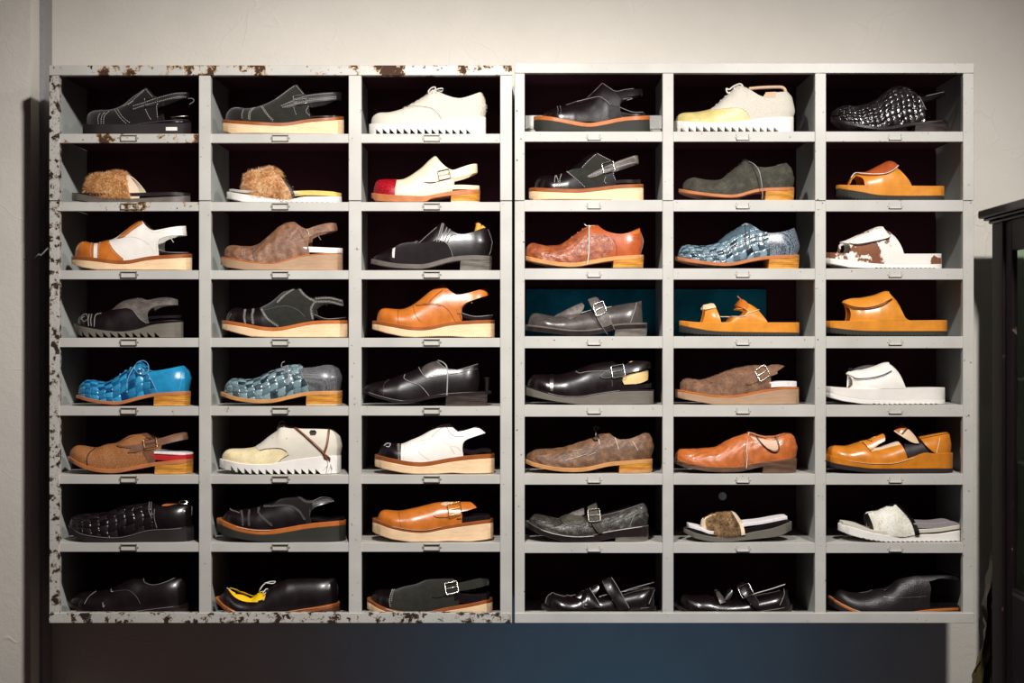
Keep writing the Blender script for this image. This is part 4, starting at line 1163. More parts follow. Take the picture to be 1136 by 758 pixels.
def R3():
    s = Shoe(2, 0, 'brown and white spectator slingback brogue on cream crepe sole, leftmost hole of third row', 'shoe', 112, 1058,
        [(135,398),(280,410),(440,430),(560,430),(740,398),(1045,380)], [(145,392),(160,320),(205,288),(290,300),(400,278),(470,250),(560,180),(655,118)], back=[(1030,400),(1010,165)], kind='slingback_brogue')
    s.layer('welt', M['weltb'], h=30)
    teeth_row(s, M['crepe'], 0, [(112,450),(190,485),(330,508),(500,512),(1058,512)], (150,1040,60,8))
    s.insole(M['insb'], [(780,350),(850,372),(1035,372)], 14, 740, 1035, .93)
    s.patch('upper', M['white'], [(130,450),(150,300),(210,270),(290,290),(400,268),(470,240),(560,165),(655,100),(690,160),(745,200),(800,190),(930,165),(1030,160),(1030,238),(940,235),(860,240),(800,268),(788,310),(800,380),(790,450)])
    s.patch('toe_cap', M['tan'], [(130,450),(145,300),(205,270),(292,290),(285,330),(285,450)], lift=.0014)
    s.patch('vamp_panel', M['tan'], [(322,292),(405,268),(412,300),(450,360),(520,420),(515,460),(318,450),(316,350)], lift=.0014)
    s.patch('throat_facing', M['tan'], [(470,262),(560,180),(655,100),(672,145),(600,190),(535,245),(500,262)], lift=.0014)
    s.dots([(500,248),(535,238),(600,182),(662,142)], M['st_w'], 18, .0012, lift=.0024); s.dots([(405,300),(440,365),(500,415)], M['st_w'], 20, .0013, lift=.0024)
    s.dots([(270,305),(262,350),(268,400)], M['st_w'], 20, .0013, lift=.0024); s.dots([(338,300),(322,350),(326,405)], M['st_w'], 20, .0013, lift=.0024); s.dots([(160,345),(185,310),(200,300)], M['st_w'], 20, .0012, lift=.0024)
    s.dots(crom([(440,270),(560,250),(650,265),(720,310),(760,370)]), M['st_b'], 13, .0007, 'brogue_holes', lift=.0004); s.dots(crom([(790,210),(860,190),(1000,185)]), M['st_b'], 13, .0007, 'brogue_holes', lift=.0004)
    s.dots(crom([(690,170),(745,210),(820,215),(1010,225)]), M['st_b'], 13, .0007, 'brogue_holes', lift=.0004); s.dots(crom([(810,262),(780,310),(785,370)]), M['st_b'], 13, .0007, 'brogue_holes', lift=.0004)
    s.line([(795,340),(860,368),(1030,372)], M['st_g'], 'lining_edge', r=.0008, last=s.mk_last(W=.04))
    s.lace([(885,250,-.02),(912,292,-.02)], M['lc_w'], .001, name='loose_thread')
    s.done()
    s = Shoe(2, 1, 'cracked brown leather slingback on taupe wedge sole with white insole, third row', 'shoe', 92, 1052,
        [(108,404),(250,430),(420,450),(540,445),(700,400),(860,380),(1045,372)], [(122,404),(130,345),(170,315),(280,322),(380,310),(470,240),(560,160),(650,124)], back=[(1035,400),(1000,140)], kind='slingback_shoe')
    s.layer('welt', M['welto'], h=10); keep = s.cur
    s.layer('wedge_sole', M['taupe'], bot=[(92,455),(140,475),(330,503),(1052,504)], smooth=False)
    s.insole(M['insw'], [(760,325),(800,325),(1045,336)], 44, 740, 1045, .93)
    s.patch('upper', M['crk'], [(112,450),(120,330),(170,300),(280,310),(380,295),(470,225),(560,145),(650,108),(720,170),(785,190),(790,260),(778,300),(795,390),(780,450)], fx='wrinkle', amp=.0008, res=.003)
    s.patch('heel_strap', M['crk'], [(700,190),(770,190),(850,160),(940,140),(1000,140),(1005,196),(960,205),(850,218),(790,250),(740,262)], lift=.0014)
    s.line([(352,325),(350,380),(368,440)], M['st_d'], 'seam', r=.0010, lift=.0008); s.line([(268,340),(264,400)], M['st_w'], r=.0005, dash=(.002,.0015)); s.line([(285,340),(281,405)], M['st_w'], r=.0005, dash=(.002,.0015))
    s.line([(770,195),(785,215),(788,240)], M['st_w'], r=.0009, lift=.003)
    s.lace([(850,225,-.02),(880,272,-.02)], M['lc_g'], .0008, name='loose_thread')
    s.done()
    s = Shoe(2, 2, 'black high-tongue laceless shoe with yellow wooden shoe tree at the heel, third row', 'shoe', 82, 1035,
        [(88,420),(250,452),(400,462),(520,458),(700,410),(860,392),(1030,398)], [(100,420),(120,395),(250,330),(350,300),(440,286),(520,226),(590,165),(645,138)], back=[(1015,398),(1035,290),(1000,180)], kind='high_tongue_shoe', peak_drop=-10)
    s.layer('sole', M['weltg'], h=36); s.heel(M['stackg'], 788)
    s.patch('upper', M['bleather'], [(90,470),(110,380),(250,310),(350,285),(440,270),(520,215),(590,150),(645,120),(700,190),(780,232),(870,218),(940,185),(1000,170),(1045,180),(1045,460)], lift=0)
    s.patch('vamp', M['bsuede'], [(250,345),(350,285),(440,270),(470,300),(560,282),(610,276),(670,295),(705,340),(730,410),(735,470),(260,470),(248,400)], lift=.0014)
    s.patch('toe_band', M['st_w'], [(255,345),(275,335),(272,360),(268,415),(252,412),(250,380)], lift=.002)
    for a, b in (((600,290),(645,145)), ((618,290),(655,150)), ((640,290),(680,178)), ((660,290),(705,190)), ((680,292),(728,215))):
        s.line([a, b], M['st_g'], 'elastic_gore', r=.0012, lift=.0018)
    s.line([(460,300),(520,245),(600,175)], M['st_g'], r=.0006, lift=.001); s.line([(575,285),(610,274),(670,295),(705,340),(728,408)], M['st_g'], r=.0007, lift=.0022); s.line([(435,280),(436,305)], M['st_g'], r=.0009)
    s.line([(1000,190),(1030,260),(1032,330),(1010,390)], M['st_g'], r=.0007, last=s.mk_last(W=.03))
    s.line([(700,250),(740,232),(790,245)], M['st_g'], 'collar_edge', r=.0006)
    mb = MB(); a = s.xz(905,190,0); b = s.xz(955,120,0); mb.tube([(a[0]+.003, 0, a[1]-.02), ((a[0]+b[0])/2, 0, (a[1]+b[1])/2), (s.xz(918,128,0)[0], 0, s.xz(918,128,0)[1])], [.009,.0075,.0065], n=12); mb.build('shoe_tree_knob', M['wood'], s.root, 40)
    s.patch('shoe_tree_heel', M['wood'], [(915,205),(965,150),(1000,180),(990,190),(940,205),(920,260)], lift=-.003, th=.006)
    s.done()
    s = Shoe(2, 3, 'polished red-brown lace-up with tooled vamp, hanging lace and yellow stacked heel, third row', 'shoe', -8, 952,
        [(0,392),(150,425),(300,448),(430,450),(540,430),(720,402),(950,388)], [(15,385),(30,335),(75,298),(180,320),(290,312),(370,265),(450,205),(520,160),(570,155)], back=[(930,388),(950,290),(935,220),(918,178)], kind='lace_up_shoe', peak_drop=-20)
    s.layer('sole', M['solew'], h=32); s.heel(M['stack'], 715, cap=(M['stackg'], .14))
    s.patch('quarter', M['cognac'], [(450,225),(520,150),(570,138),(640,200),(740,226),(820,222),(918,178),(970,170),(970,450),(450,470)])
    s.patch('vamp', M['redbrown'], [(0,440),(20,340),(70,280),(180,308),(290,300),(370,250),(450,190),(520,150),(545,220),(640,225),(700,260),(720,320),(690,380),(640,440),(560,480),(400,480)], lift=.001, fx='wrinkle', amp=.0007, res=.003)
    s.line([(715,270),(738,330),(735,388)], M['st_b'], 'seam', r=.0006)
    s.line([(930,225),(945,290),(922,385)], M['st_g'], r=.0007, last=s.mk_last(W=.03))
    s.dots(crom([(215,400),(270,425),(350,410),(400,380),(440,400),(500,395),(560,370),(640,370)]), M['st_k'], 12, .0008, 'punched_holes', lift=.002)
    s.patch('pull_tab', M['tan'], [(865,215),(870,208),(905,200),(920,178),(915,225),(868,232)], lift=.001)
    s.rungs([(385,254),(432,222),(470,195)], M['lc_t'], .0014, .013)
    s.lace([(525,165),(522,230),(520,320),(515,400),(508,465,-.052)], M['lc_w'], .0011)
    s.lace([(520,170),(500,160,-.006),(480,140,-.002)], M['lc_w'], .0012); s.lace([(520,172),(550,160,-.008),(560,170)], M['lc_w'], .0012)
    s.done()
    s = Shoe(2, 4, 'slate blue woven lace-up with grey fish-skin heel counter and pale stacked heel, third row', 'shoe', 28, 1005,
        [(32,402),(200,430),(380,450),(500,445),(640,415),(780,396),(1000,386)], [(48,402),(70,345),(110,315),(240,322),(350,300),(430,240),(510,190),(580,150),(620,152)], back=[(990,386),(1008,320),(985,230),(965,178)], kind='woven_lace_up_shoe', peak_drop=-20)
    s.layer('sole', M['sole'], h=26); s.heel(M['stack'], 768)
    s.patch('woven_upper', M['tealw'], [(30,450),(60,340),(110,300),(240,308),(350,285),(430,228),(510,175),(580,135),(630,150),(700,205),(750,215),(775,300),(770,460),(400,490)], fx='weave', cell=.0125, amp=.0032)
    s.patch('lace_stay', M['slate'], [(370,300),(430,225),(510,175),(580,135),(640,165),(600,220),(520,230),(430,290)], lift=.0024)
    s.patch('heel_counter', M['fish'], [(690,195),(740,218),(830,216),(900,205),(965,175),(1010,170),(1020,460),(770,460),(775,330),(745,230)], lift=.0006)
    for u in (742, 752, 764): s.line([(u,225),(u+22,300),(u+25,395)], M['st_k'], r=.0006, lift=.0014, dash=(.002,.0012))
    s.rungs([(430,236),(470,212),(515,186)], M['lc_g'], .0012, .012)
    s.lace([(580,165),(582,230),(584,320)], M['lc_k'], .0012); s.lace([(555,158,-.012),(585,145,-.016),(605,152,-.014),(585,162)], M['lc_g'], .0016)
    s.line([(410,275),(500,222),(570,185)], M['st_g'], r=.0005, lift=.0032, dash=(.002,.0012)); s.line([(425,285),(510,235),(575,200)], M['st_g'], r=.0005, lift=.0032, dash=(.002,.0012))
    s.done()
    s = Shoe(2, 5, 'brown and white cowhide slide sandal with folded strap, third row far right', 'sandal', -14, 925,
        [(-8,368),(200,376),(600,380),(920,380)], [(110,376),(120,310),(180,285),(300,232),(450,178),(560,250)], back=[(920,0),(920,560)], kind='cowhide_slide_sandal')
    s.layer('footbed', M['cow'], bot=[(-10,412),(200,430),(450,460),(925,464)])
    s.layer('outsole', M['crepew'], bot=[(-14,440),(200,478),(450,491),(925,492)], smooth=False, teeth=(400,900,14,6))
    s.patch('strap', M['cow'], [(190,400),(205,360),(212,330),(195,305),(150,300),(120,320),(110,380),(100,310),(120,285),(180,280),(300,222),(450,170),(560,240),(610,320),(630,380),(640,440),(190,440)], th=.003)
    s.patch('strap_flap', cowhide('white_cowhide_with_brown_blots', lin(236,230,222), lin(134,80,42), 26, (.7,.1,.2), .56), [(135,300),(180,280),(300,222),(450,165),(515,250),(500,262),(400,285),(280,310),(210,310)], lift=.004, th=.0025)
    s.line([(200,305),(280,316),(400,290),(512,260)], M['st_k'], 'flap_edge', r=.0010, lift=.0035)
    s.done()
def R4():
    s = Shoe(3, 0, 'black slingback with marbled grey quarter and grey shark-tooth sole', 'shoe', 132, 988,
        [(140,408),(260,435),(400,456),(520,460),(640,440),(760,405),(970,385)], [(165,410),(175,345),(215,322),(300,328),(360,318),(430,292),(520,232),(620,208)], back=[(955,380),(940,205)], kind='slingback_shoe', peak_drop=-15)
    s.layer('welt', M['weltk'], h=8)
    teeth_row(s, M['crepeg'], 0, [(140,462),(180,490),(220,514),(988,514)], (190,815,11,40))
    s.insole(M['insb'], [(700,350),(830,342),(955,338)], 22, 680, 960, .9); s.insole(M['pewter'], [(715,394),(860,378),(960,376)], 8, 700, 965, .96, 'footbed_edge')
    s.patch('upper', M['bleather'], [(155,460),(170,330),(215,305),(300,315),(360,305),(430,280),(520,225),(620,200),(700,230),(720,300),(705,350),(720,400),(715,470)])
    s.patch('marbled_quarter', M['greyveg'], [(430,300),(480,255),(550,210),(625,195),(690,230),(780,208),(860,200),(930,215),(950,260),(860,260),(770,270),(720,300),(706,340),(722,405),(700,405),(640,360),(600,305),(550,284),(500,290)], lift=.0014)
    for p in ([(345,325),(300,345),(292,430)], [(270,335),(265,380),(270,425)], [(250,335),(245,380),(250,425)]): s.line(p, M['st_g'], r=.0010, lift=.0012)
    s.dots(crom([(190,370),(200,340),(230,335),(240,370),(210,390),(195,365),(215,350)]), M['st_g'], 10, .0011, lift=.001)
    s.line([(600,305),(650,370),(705,405)], M['st_g'], r=.0006, lift=.0022); s.line([(625,212),(660,235),(700,240)], M['st_g'], r=.0006, lift=.0022)
    s.done()
    s = Shoe(3, 1, 'dark grey-green brogue slingback with pale perforated trim on orange welt and cream crepe sole', 'shoe', 103, 1096,
        [(122,380),(280,405),(430,432),(560,434),(740,398),(870,382),(1090,380)], [(140,384),(155,320),(200,285),(310,290),(400,280),(500,228),(590,152),(690,112)], back=[(1070,380),(1050,200)], kind='slingback_brogue')
    s.layer('welt', M['welto'], h=28)
    teeth_row(s, M['crepe'], 0, [(103,442),(200,475),(330,508),(470,514),(1096,514)], (140,1080,62,8))
    s.insole(M['insb'], [(840,340),(930,372),(1080,356)], 18, 780, 1075, .93)
    s.patch('upper', M['bsuede2'], [(120,440),(145,310),(200,270),(310,275),(400,265),(500,212),(590,140),(690,95),(745,165),(800,205),(860,200),(950,196),(1060,220),(1068,268),(950,242),(860,255),(820,290),(825,350),(825,430)])
    s.patch('toe_cap', M['bleather'], [(120,440),(145,310),(200,270),(280,280),(275,340),(282,440)], lift=.0012)
    s.patch('vamp_band', M['bleather'], [(280,275),(400,270),(408,295),(440,350),(540,425),(520,450),(285,440),(276,350)], lift=.0008)
    for p in ([(285,300),(280,360),(290,405)], [(350,295),(342,350),(350,408)], [(415,295),(460,365),(545,428)], [(700,120),(745,175),(800,215),(830,225)], [(835,235),(805,290),(818,370)],
              [(840,210),(950,205),(1040,228)], [(840,235),(950,235),(1045,260)], [(540,240),(600,180),(680,130)]):
        s.trim(p, M['st_w'], 7)
    s.dots(crom([(440,300),(540,275),(620,268),(700,300),(755,350)]), M['st_g'], 12, .0007, lift=.0008); s.line([(400,290),(540,268)], M['st_d'], r=.0005)
    s.line([(180,330),(150,380)], M['st_g'], r=.0005)
    s.line([(830,335),(930,368),(1075,358)], M['st_g'], 'lining_edge', r=.0008, last=s.mk_last(W=.04)); s.lace([(925,255,-.02),(930,265,-.02)], M['lc_w'], .0018, name='loose_thread')
    s.done()
    s = Shoe(3, 2, 'glossy tan slingback without buckle on brown welt and cream crepe sole, fourth row', 'shoe', 92, 1056,
        [(112,382),(260,408),(400,430),(540,428),(700,395),(860,382),(1050,376)], [(126,384),(140,320),(185,285),(320,292),(410,258),(500,190),(570,130),(645,95)], back=[(1035,380),(1000,130)], kind='slingback_shoe')
    s.layer('welt', M['weltb'], h=28)
    teeth_row(s, M['crepe'], 0, [(92,445),(200,480),(330,508),(430,514),(600,506),(720,506),(840,514),(1056,514)], (130,1040,62,8))
    s.insole(M['insb'], [(790,322),(900,350),(1040,340)], 30, 760, 1035, .93)
    s.patch('upper', M['tan'], [(105,440),(130,310),(185,270),(320,280),(410,245),(500,178),(570,118),(645,80),(700,150),(750,182),(820,172),(970,128),(1010,125),(1012,180),(930,205),(850,232),(800,260),(788,300),(805,380),(790,440)])
    s.patch('throat_facing', M['tan'], [(470,240),(560,150),(645,80),(690,140),(760,185),(820,190),(760,205),(700,175),(655,135),(560,205),(520,250)], lift=.0010)
    for p in ([(298,300),(295,350),(300,405)], [(415,265),(430,330),(470,390)], [(430,262),(560,248),(640,262),(700,310),(745,385)]): s.line(p, M['st_b'], r=.0006, lift=.0006)
    s.line([(440,268),(560,256),(635,270)], M['st_k'], r=.0006, lift=.0006); s.line([(780,330),(800,385)], M['st_k'], r=.0006); s.line([(540,240),(600,180),(650,140)], M['st_b'], r=.0006, lift=.0016)
    s.line([(800,325),(900,350),(1040,340)], M['lc_g'], 'lining_edge', r=.001, last=s.mk_last(W=.04)); s.lace([(872,228,-.02),(876,245,-.02)], M['lc_w'], .0018, name='loose_thread')
    s.done()
    s = Shoe(3, 3, 'burnished grey-black loafer with untucked buckled strap hanging over its side, in front of teal board', 'shoe', 20, 980,
        [(28,412),(200,432),(360,452),(520,452),(640,435),(740,408),(975,398)], [(42,410),(60,345),(105,322),(240,346),(330,338),(430,322),(560,296)], back=[(945,400),(935,215)], kind='buckled_loafer', peak_drop=-90)
    s.layer('welt', M['weltg'], h=14); s.layer('sole', M['weltk'], h=30, grow=.99); s.heel(M['stackg'], 728)
    s.patch('upper', M['gsheen'], [(30,450),(50,340),(105,305),(240,330),(330,330),(360,360),(430,345),(560,300),(650,285),(780,250),(890,240),(960,215),(970,450)])
    s.patch('apron', M['greyveg'], [(250,352),(330,325),(400,315),(455,330),(440,350),(370,375),(345,360)], lift=.0014)
    T = s.mk_last(ridge=[(230,350),(330,300),(400,268),(465,238),(490,250)], W=.026)
    s.patch('tongue', M['greyveg'], [(250,345),(300,318),(370,280),(465,240),(484,262),(480,290),(440,340),(350,365)], last=T, th=.0025)
    s.patch('rolled_collar', M['st_w'], [(640,270),(780,238),(930,208),(932,218),(780,252),(640,282)], last=s.mk_last(W=.040), th=.001)
    S2 = s.mk_last(ridge=[(500,200),(560,202),(600,215),(700,260)], W=.052)
    s.patch('strap', M['greyveg'], [(512,222),(580,200),(610,240),(660,320),(725,450),(715,512),(660,490),(610,410),(560,320),(535,270)], last=S2, lift=.003, th=.003, far=False)
    s.line([(615,245),(665,325),(720,450)], M['st_g'], r=.0005, lift=.0038, last=S2); s.line([(560,325),(612,415),(665,490)], M['st_g'], r=.0005, lift=.0038, last=S2)
    s.buckle((602,294), 42, 44, -22, M['metal'], last=S2, lift=.006)
    s.line([(895,245),(880,300),(845,400)], M['st_g'], r=.0009)
    s.line([(460,325),(560,296)], M['st_w'], 'collar_edge', r=.0008)
    s.done()
    s = Shoe(3, 4, 'tan two-strap slide sandal with loose upturned straps on dark sole, fourth row', 'sandal', 60, 1005,
        [(75,382),(220,395),(400,398),(760,396),(1003,396)], [(200,390),(240,300),(300,256),(370,300),(480,300),(540,240),(580,215),(700,300),(760,395)], back=[(1000,0),(1000,560)], kind='two_strap_sandal')
    s.layer('footbed', M['tan2'], bot=[(75,418),(200,445),(400,470),(1003,478)])
    s.layer('outsole', M['creped'], bot=[(35,465),(200,490),(450,500),(1005,502)], smooth=False, teeth=(80,990,34,8))
    A = s.mk_last(ridge=[(150,395),(215,300),(260,265),(330,258),(380,300),(420,395)], W=.044)
    s.patch('front_strap', M['tan2'], [(225,440),(262,350),(266,280),(300,245),(335,240),(348,280),(380,350),(400,440)], last=A, th=.0025)
    s.patch('front_strap_flap', M['natural'], [(250,295),(260,268),(325,252),(350,285),(335,290),(265,302)], last=A, lift=.0035, th=.0025)
    s.line([(270,300),(335,288)], M['white'], 'cut_edge', r=.0008, last=A, lift=.004)
    B = s.mk_last(ridge=[(440,395),(470,330),(540,225),(590,230),(650,270),(700,310),(770,395)], W=.046)
    s.patch('rear_strap', M['tan2'], [(360,450),(380,355),(560,352),(590,325),(600,305),(560,290),(480,296),(480,286),(550,285),(500,258),(545,222),(600,245),(660,275),(700,320),(760,395),(770,450)], last=B, th=.0028)
    s.patch('rear_strap_flap', M['tan'], [(490,258),(550,215),(590,240),(600,270),(580,300),(540,280)], last=B, lift=.003, th=.0025)
    s.line([(385,352),(560,350),(600,325),(690,298)], M['liningw'], 'cut_edge', r=.0010, last=B, lift=.0015)
    s.lace([(520,190,0),(545,215,-.004)], M['tan'], .0014, name='strap_end')
    s.line([(1000,398),(1000,470)], M['st_w'], r=.0006, lift=.001, dash=(.002,.001), last=s.mk_last(W=.03))
    s.done()
    s = Shoe(3, 5, 'plain tan slide sandal with wide folded strap, fourth row far right', 'sandal', -12, 968,
        [(0,384),(300,384),(700,380),(966,378)], [(150,380),(160,240),(300,216),(400,195),(495,162),(580,240)], back=[(962,0),(962,560)], kind='slide_sandal')
    s.layer('footbed', M['tan2'], bot=[(-5,428),(200,456),(400,466),(968,466)])
    s.layer('outsole', M['creped'], bot=[(-12,470),(200,492),(400,498),(966,498)], smooth=False, teeth=(0,920,34,8))
    s.patch('strap', M['tan2'], [(180,440),(215,350),(205,290),(150,240),(300,205),(400,190),(495,150),(580,235),(620,320),(645,370),(690,385),(700,440)], th=.003)
    s.patch('strap_flap', M['tan2'], [(148,240),(300,205),(400,185),(495,150),(535,212),(460,255),(380,280),(300,288),(220,275)], lift=.005, th=.003)
    s.line([(165,258),(220,286),(300,296),(385,288),(465,262),(530,218)], M['st_k'], 'flap_edge', r=.0011, lift=.0035)
    s.line([(965,388),(965,460)], M['st_b'], r=.0005, dash=(.002,.001), last=s.mk_last(W=.03))
    s.done()
R3(); R4()
def R5():
    s = Shoe(4, 0, 'bright sky blue woven lace-up with looped pale lace and orange stacked heel', 'shoe', 150, 1048,
        [(155,428),(260,458),(400,478),(500,476),(640,440),(790,412),(1044,398)], [(172,425),(180,360),(240,312),(380,328),(450,300),(530,248),(600,205),(660,165),(700,200)], back=[(1030,400),(1052,300),(1035,240),(995,200)], kind='woven_lace_up_shoe', peak_drop=-20)
    s.layer('sole', M['sole'], h=26); s.heel(M['stack'], 762)
    s.patch('woven_upper', M['bluew'], [(150,470),(175,340),(240,300),(380,315),(450,285),(530,235),(600,190),(650,155),(700,190),(725,240),(725,290),(770,360),(790,430),(780,480),(400,520)], fx='weave', cell=.0135, amp=.0034)
    s.patch('heel_quarter', M['blue'], [(680,205),(720,232),(760,242),(880,222),(995,196),(1060,200),(1065,470),(790,470),(785,405),(750,330),(715,270)], lift=.0008)
    s.line([(715,270),(750,330),(788,410)], M['lc_b'], 'piping', r=.0008, lift=.0022); s.line([(1000,250),(975,320),(955,400)], M['lc_b'], r=.0006, lift=.0012)
    s.rungs([(500,272),(540,245),(580,222)], M['lc_b'], .0015, .014)
    s.lace([(612,235),(608,200,-.020),(635,168,-.024),(680,160,-.024),(712,190,-.026),(712,240,-.032),(680,268,-.036),(640,262,-.034),(612,235,-.030)], M['lc_b'], .0012)
    s.lace([(610,215),(585,250),(560,300),(545,375)], M['lc_b'], .0011); s.lace([(700,240),(720,240),(745,245)], M['lc_b'], .0012)
    s.done()
    s = Shoe(4, 1, 'teal-grey woven lace-up with rough silver-grey stingray heel and yellow stacked heel', 'shoe', 92, 1050,
        [(96,405),(200,440),(350,462),(500,460),(640,430),(790,402),(1045,395)], [(125,405),(140,345),(190,302),(300,308),(380,295),(480,245),(560,220),(620,198),(700,190)], back=[(1030,395),(1048,290),(1020,220),(960,190)], kind='woven_lace_up_shoe', peak_drop=5)
    s.layer('sole', M['solew'], h=30); s.heel(M['stack'], 768, cap=(M['lift'], .14))
    s.patch('woven_upper', M['tealw2'], [(95,450),(130,330),(190,290),(300,298),(380,282),(480,232),(560,208),(620,185),(700,176),(740,210),(720,250),(770,330),(800,400),(790,470),(400,500)], fx='weave', cell=.014, amp=.0036)
    s.patch('heel_quarter', M['fish2'], [(715,215),(760,216),(840,210),(930,188),(1060,188),(1070,460),(800,460),(790,380),(750,300),(722,250)], lift=.0008)
    s.line([(725,255),(770,330),(798,392)], M['st_g'], r=.0006, lift=.002)
    s.lace([(620,205),(628,270),(625,350)], M['lc_g'], .0013); s.lace([(600,215),(570,205,-.012),(575,175,-.014),(595,165,-.014)], M['lc_g'], .0013)
    s.lace([(570,270),(590,230,-.02),(612,195,-.02)], M['lc_g'], .0013); s.line([(450,290),(520,255),(600,215)], M['st_g'], 'lace_stay_edge', r=.0009, lift=.003)
    s.done()
    s = Shoe(4, 2, 'glossy black plain lace-up with dark stacked heel and black cord falling from the collar', 'shoe', 6, 1030,
        [(12,385),(150,435),(300,468),(400,468),(540,438),(680,418),(1025,400)], [(18,382),(60,345),(110,330),(230,305),(340,262),(400,240),(480,205),(530,180),(598,160)], back=[(925,405),(940,300),(925,185)], kind='lace_up_shoe', peak_drop=0)
    s.layer('sole', M['weltk'], h=22); s.heel(M['stackk'], 675, 1000)
    s.patch('upper', M['bleather'], [(10,430),(20,350),(110,315),(230,290),(340,248),(400,225),(480,190),(530,168),(598,145),(640,190),(700,230),(800,228),(870,205),(930,182),(950,185),(955,460),(300,520)])
    s.patch('quarter', M['gsheen'], [(480,235),(500,200),(560,172),(598,150),(650,200),(690,232),(690,270),(620,282),(540,298),(510,290)], lift=.0012)
    s.line([(510,298),(600,285),(690,270),(800,250),(920,222)], M['st_d'], r=.0005, lift=.001)
    s.line([(225,310),(190,340),(180,380),(182,435)], M['lc_k'], 'vamp_strip', r=.0016, lift=.001); s.line([(350,270),(345,300),(400,330),(460,350),(500,385),(540,435)], M['lc_g'], 'loose_cord', r=.0009, lift=.001)
    s.line([(458,210),(480,250),(510,290)], M['lc_g'], 'loose_cord', r=.0009, lift=.0015)
    s.lace([(610,165),(650,180),(680,215),(685,300),(680,430)], M['lc_g'], .0018, name='hanging_cord')
    s.line([(598,165),(650,205),(720,235),(800,222),(920,186)], M['st_g'], 'collar_edge', r=.0006)
    s.line([(20,390),(150,436),(300,470),(400,470),(540,440),(680,418),(1020,400)], M['st_g'], 'sole_edge', r=.0006, last=s.mk_last(W=.050), lift=.0)
    mb = MB(); p = s.xz(995,300,0); q = s.xz(995,395,0); mb.tube([(p[0],0,p[1]),(q[0],0,q[1])], [.006,.005], n=12); mb.tube([(p[0],0,p[1]),(p[0],0,p[1]+.003)], .009, n=12); mb.build('shoe_tree_knob', M['pewter'], s.root, 40)
    s.done()
    s = Shoe(4, 3, 'black buckled clog on thick grey rubber sole with pale wooden shoe tree in heel', 'shoe', 12, 1032,
        [(18,352),(150,395),(300,432),(450,436),(600,412),(760,390),(1030,385)], [(35,350),(50,300),(95,265),(215,268),(320,258),(420,230),(520,190),(600,172),(680,158)], back=[(1010,385),(1005,155)], kind='slingback_clog', W=.049, peak_drop=-15)
    s.layer('welt', M['weltk'], h=12)
    s.layer('platform_sole', M['crepeg'], bot=[(12,425),(150,460),(200,470),(300,488),(450,505),(1030,507)], smooth=False)
    s.insole(M['insb'], [(770,355),(900,350),(1015,336)], 36, 740, 1015, .93)
    s.patch('upper', M['bgloss'], [(15,400),(35,320),(60,275),(100,255),(215,258),(320,245),(420,215),(520,178),(600,160),(680,142),(740,185),(800,200),(800,260),(780,300),(780,380),(770,440),(300,480)])
    s.patch('heel_strap', M['bgloss'], [(700,210),(800,198),(860,165),(1010,148),(1018,215),(900,240),(800,268),(700,290)], lift=.0015)
    s.patch('shoe_tree_heel', M['woodp'], [(780,300),(860,262),(1000,228),(1015,240),(1000,310),(930,338),(800,345)], lift=-.006, th=.012)
    s.line([(840,168),(880,155),(1005,152)], M['woodp'], 'wooden_edge', r=.0014, lift=-.002); s.line([(420,245),(450,258),(520,245),(680,240)], M['st_g'], 'collar_edge', r=.0009, lift=.001)
    s.line([(402,235),(415,250)], M['metal'], 'collar_edge', r=.0012, lift=.001)
    s.patch('strap_tab', M['bgloss'], [(605,285),(620,258),(700,228),(800,225),(800,270),(700,294),(625,298)], lift=.003)
    s.line([(608,285),(640,255),(700,232)], M['st_g'], r=.0006, lift=.0036); s.line([(608,288),(640,298),(700,290)], M['st_g'], r=.0006, lift=.0036)
    s.patch('toe_strip', M['metal'], [(215,268),(246,266),(242,330),(238,400),(218,398),(212,330)], lift=.0014)
    s.buckle((748,245), 50, 42, -10, M['metal'], lift=.006)
    s.line([(700,310),(705,360)], M['st_d'], 'seam', r=.0006)
    s.line([(20,356),(150,398),(300,436),(450,440),(600,416),(760,394)], M['st_g'], 'welt_edge', r=.0007, last=s.mk_last(W=.052), lift=.0)
    s.done()
    s = Shoe(4, 4, 'rough brown mule with square silver buckle on taupe wedge sole and white insole, fifth row', 'shoe', 30, 1002,
        [(45,385),(200,410),(350,432),(520,430),(700,395),(860,372),(1000,368)], [(68,382),(75,330),(120,300),(230,310),(330,280),(450,235),(560,205),(640,196),(710,196)], back=[(990,385),(990,190)], kind='buckled_mule', peak_drop=-5)
    s.layer('welt', M['welto'], h=16); s.layer('wedge_sole', M['taupe'], bot=[(30,440),(120,462),(330,500),(1002,502)], smooth=False)
    s.insole(M['insw'], [(780,328),(870,322),(985,322)], 44, 760, 985, .93)
    s.patch('upper', M['crk2'], [(55,430),(68,310),(120,285),(230,298),(330,268),(450,222),(560,192),(640,182),(720,190),(760,205),(780,270),(785,380),(770,440),(400,480)], res=.003, fx='wrinkle', amp=.0007, fur=(2500,.003,(.1,0,.0)))
    s.patch('heel_strap', M['crk2'], [(720,225),(800,185),(890,205),(860,225),(830,245),(835,262),(760,290),(720,300)], lift=.002, far=False)
    s.patch('strap_tab', M['crk2'], [(575,345),(640,250),(720,210),(770,250),(770,275),(700,310),(620,350)], lift=.0024)
    s.buckle((712,262), 46, 44, -30, M['metal'], lift=.0055)
    s.done()
    s = Shoe(4, 5, 'plain white slide sandal with folded strap, fifth row far right', 'sandal', -10, 950,
        [(0,358),(200,376),(400,380),(650,376),(948,370)], [(180,370),(190,260),(300,240),(400,212),(500,180),(590,250),(650,375)], back=[(945,0),(945,560)], kind='slide_sandal')
    s.layer('footbed', M['white'], bot=[(-5,400),(150,440),(300,462),(400,466),(950,464)])
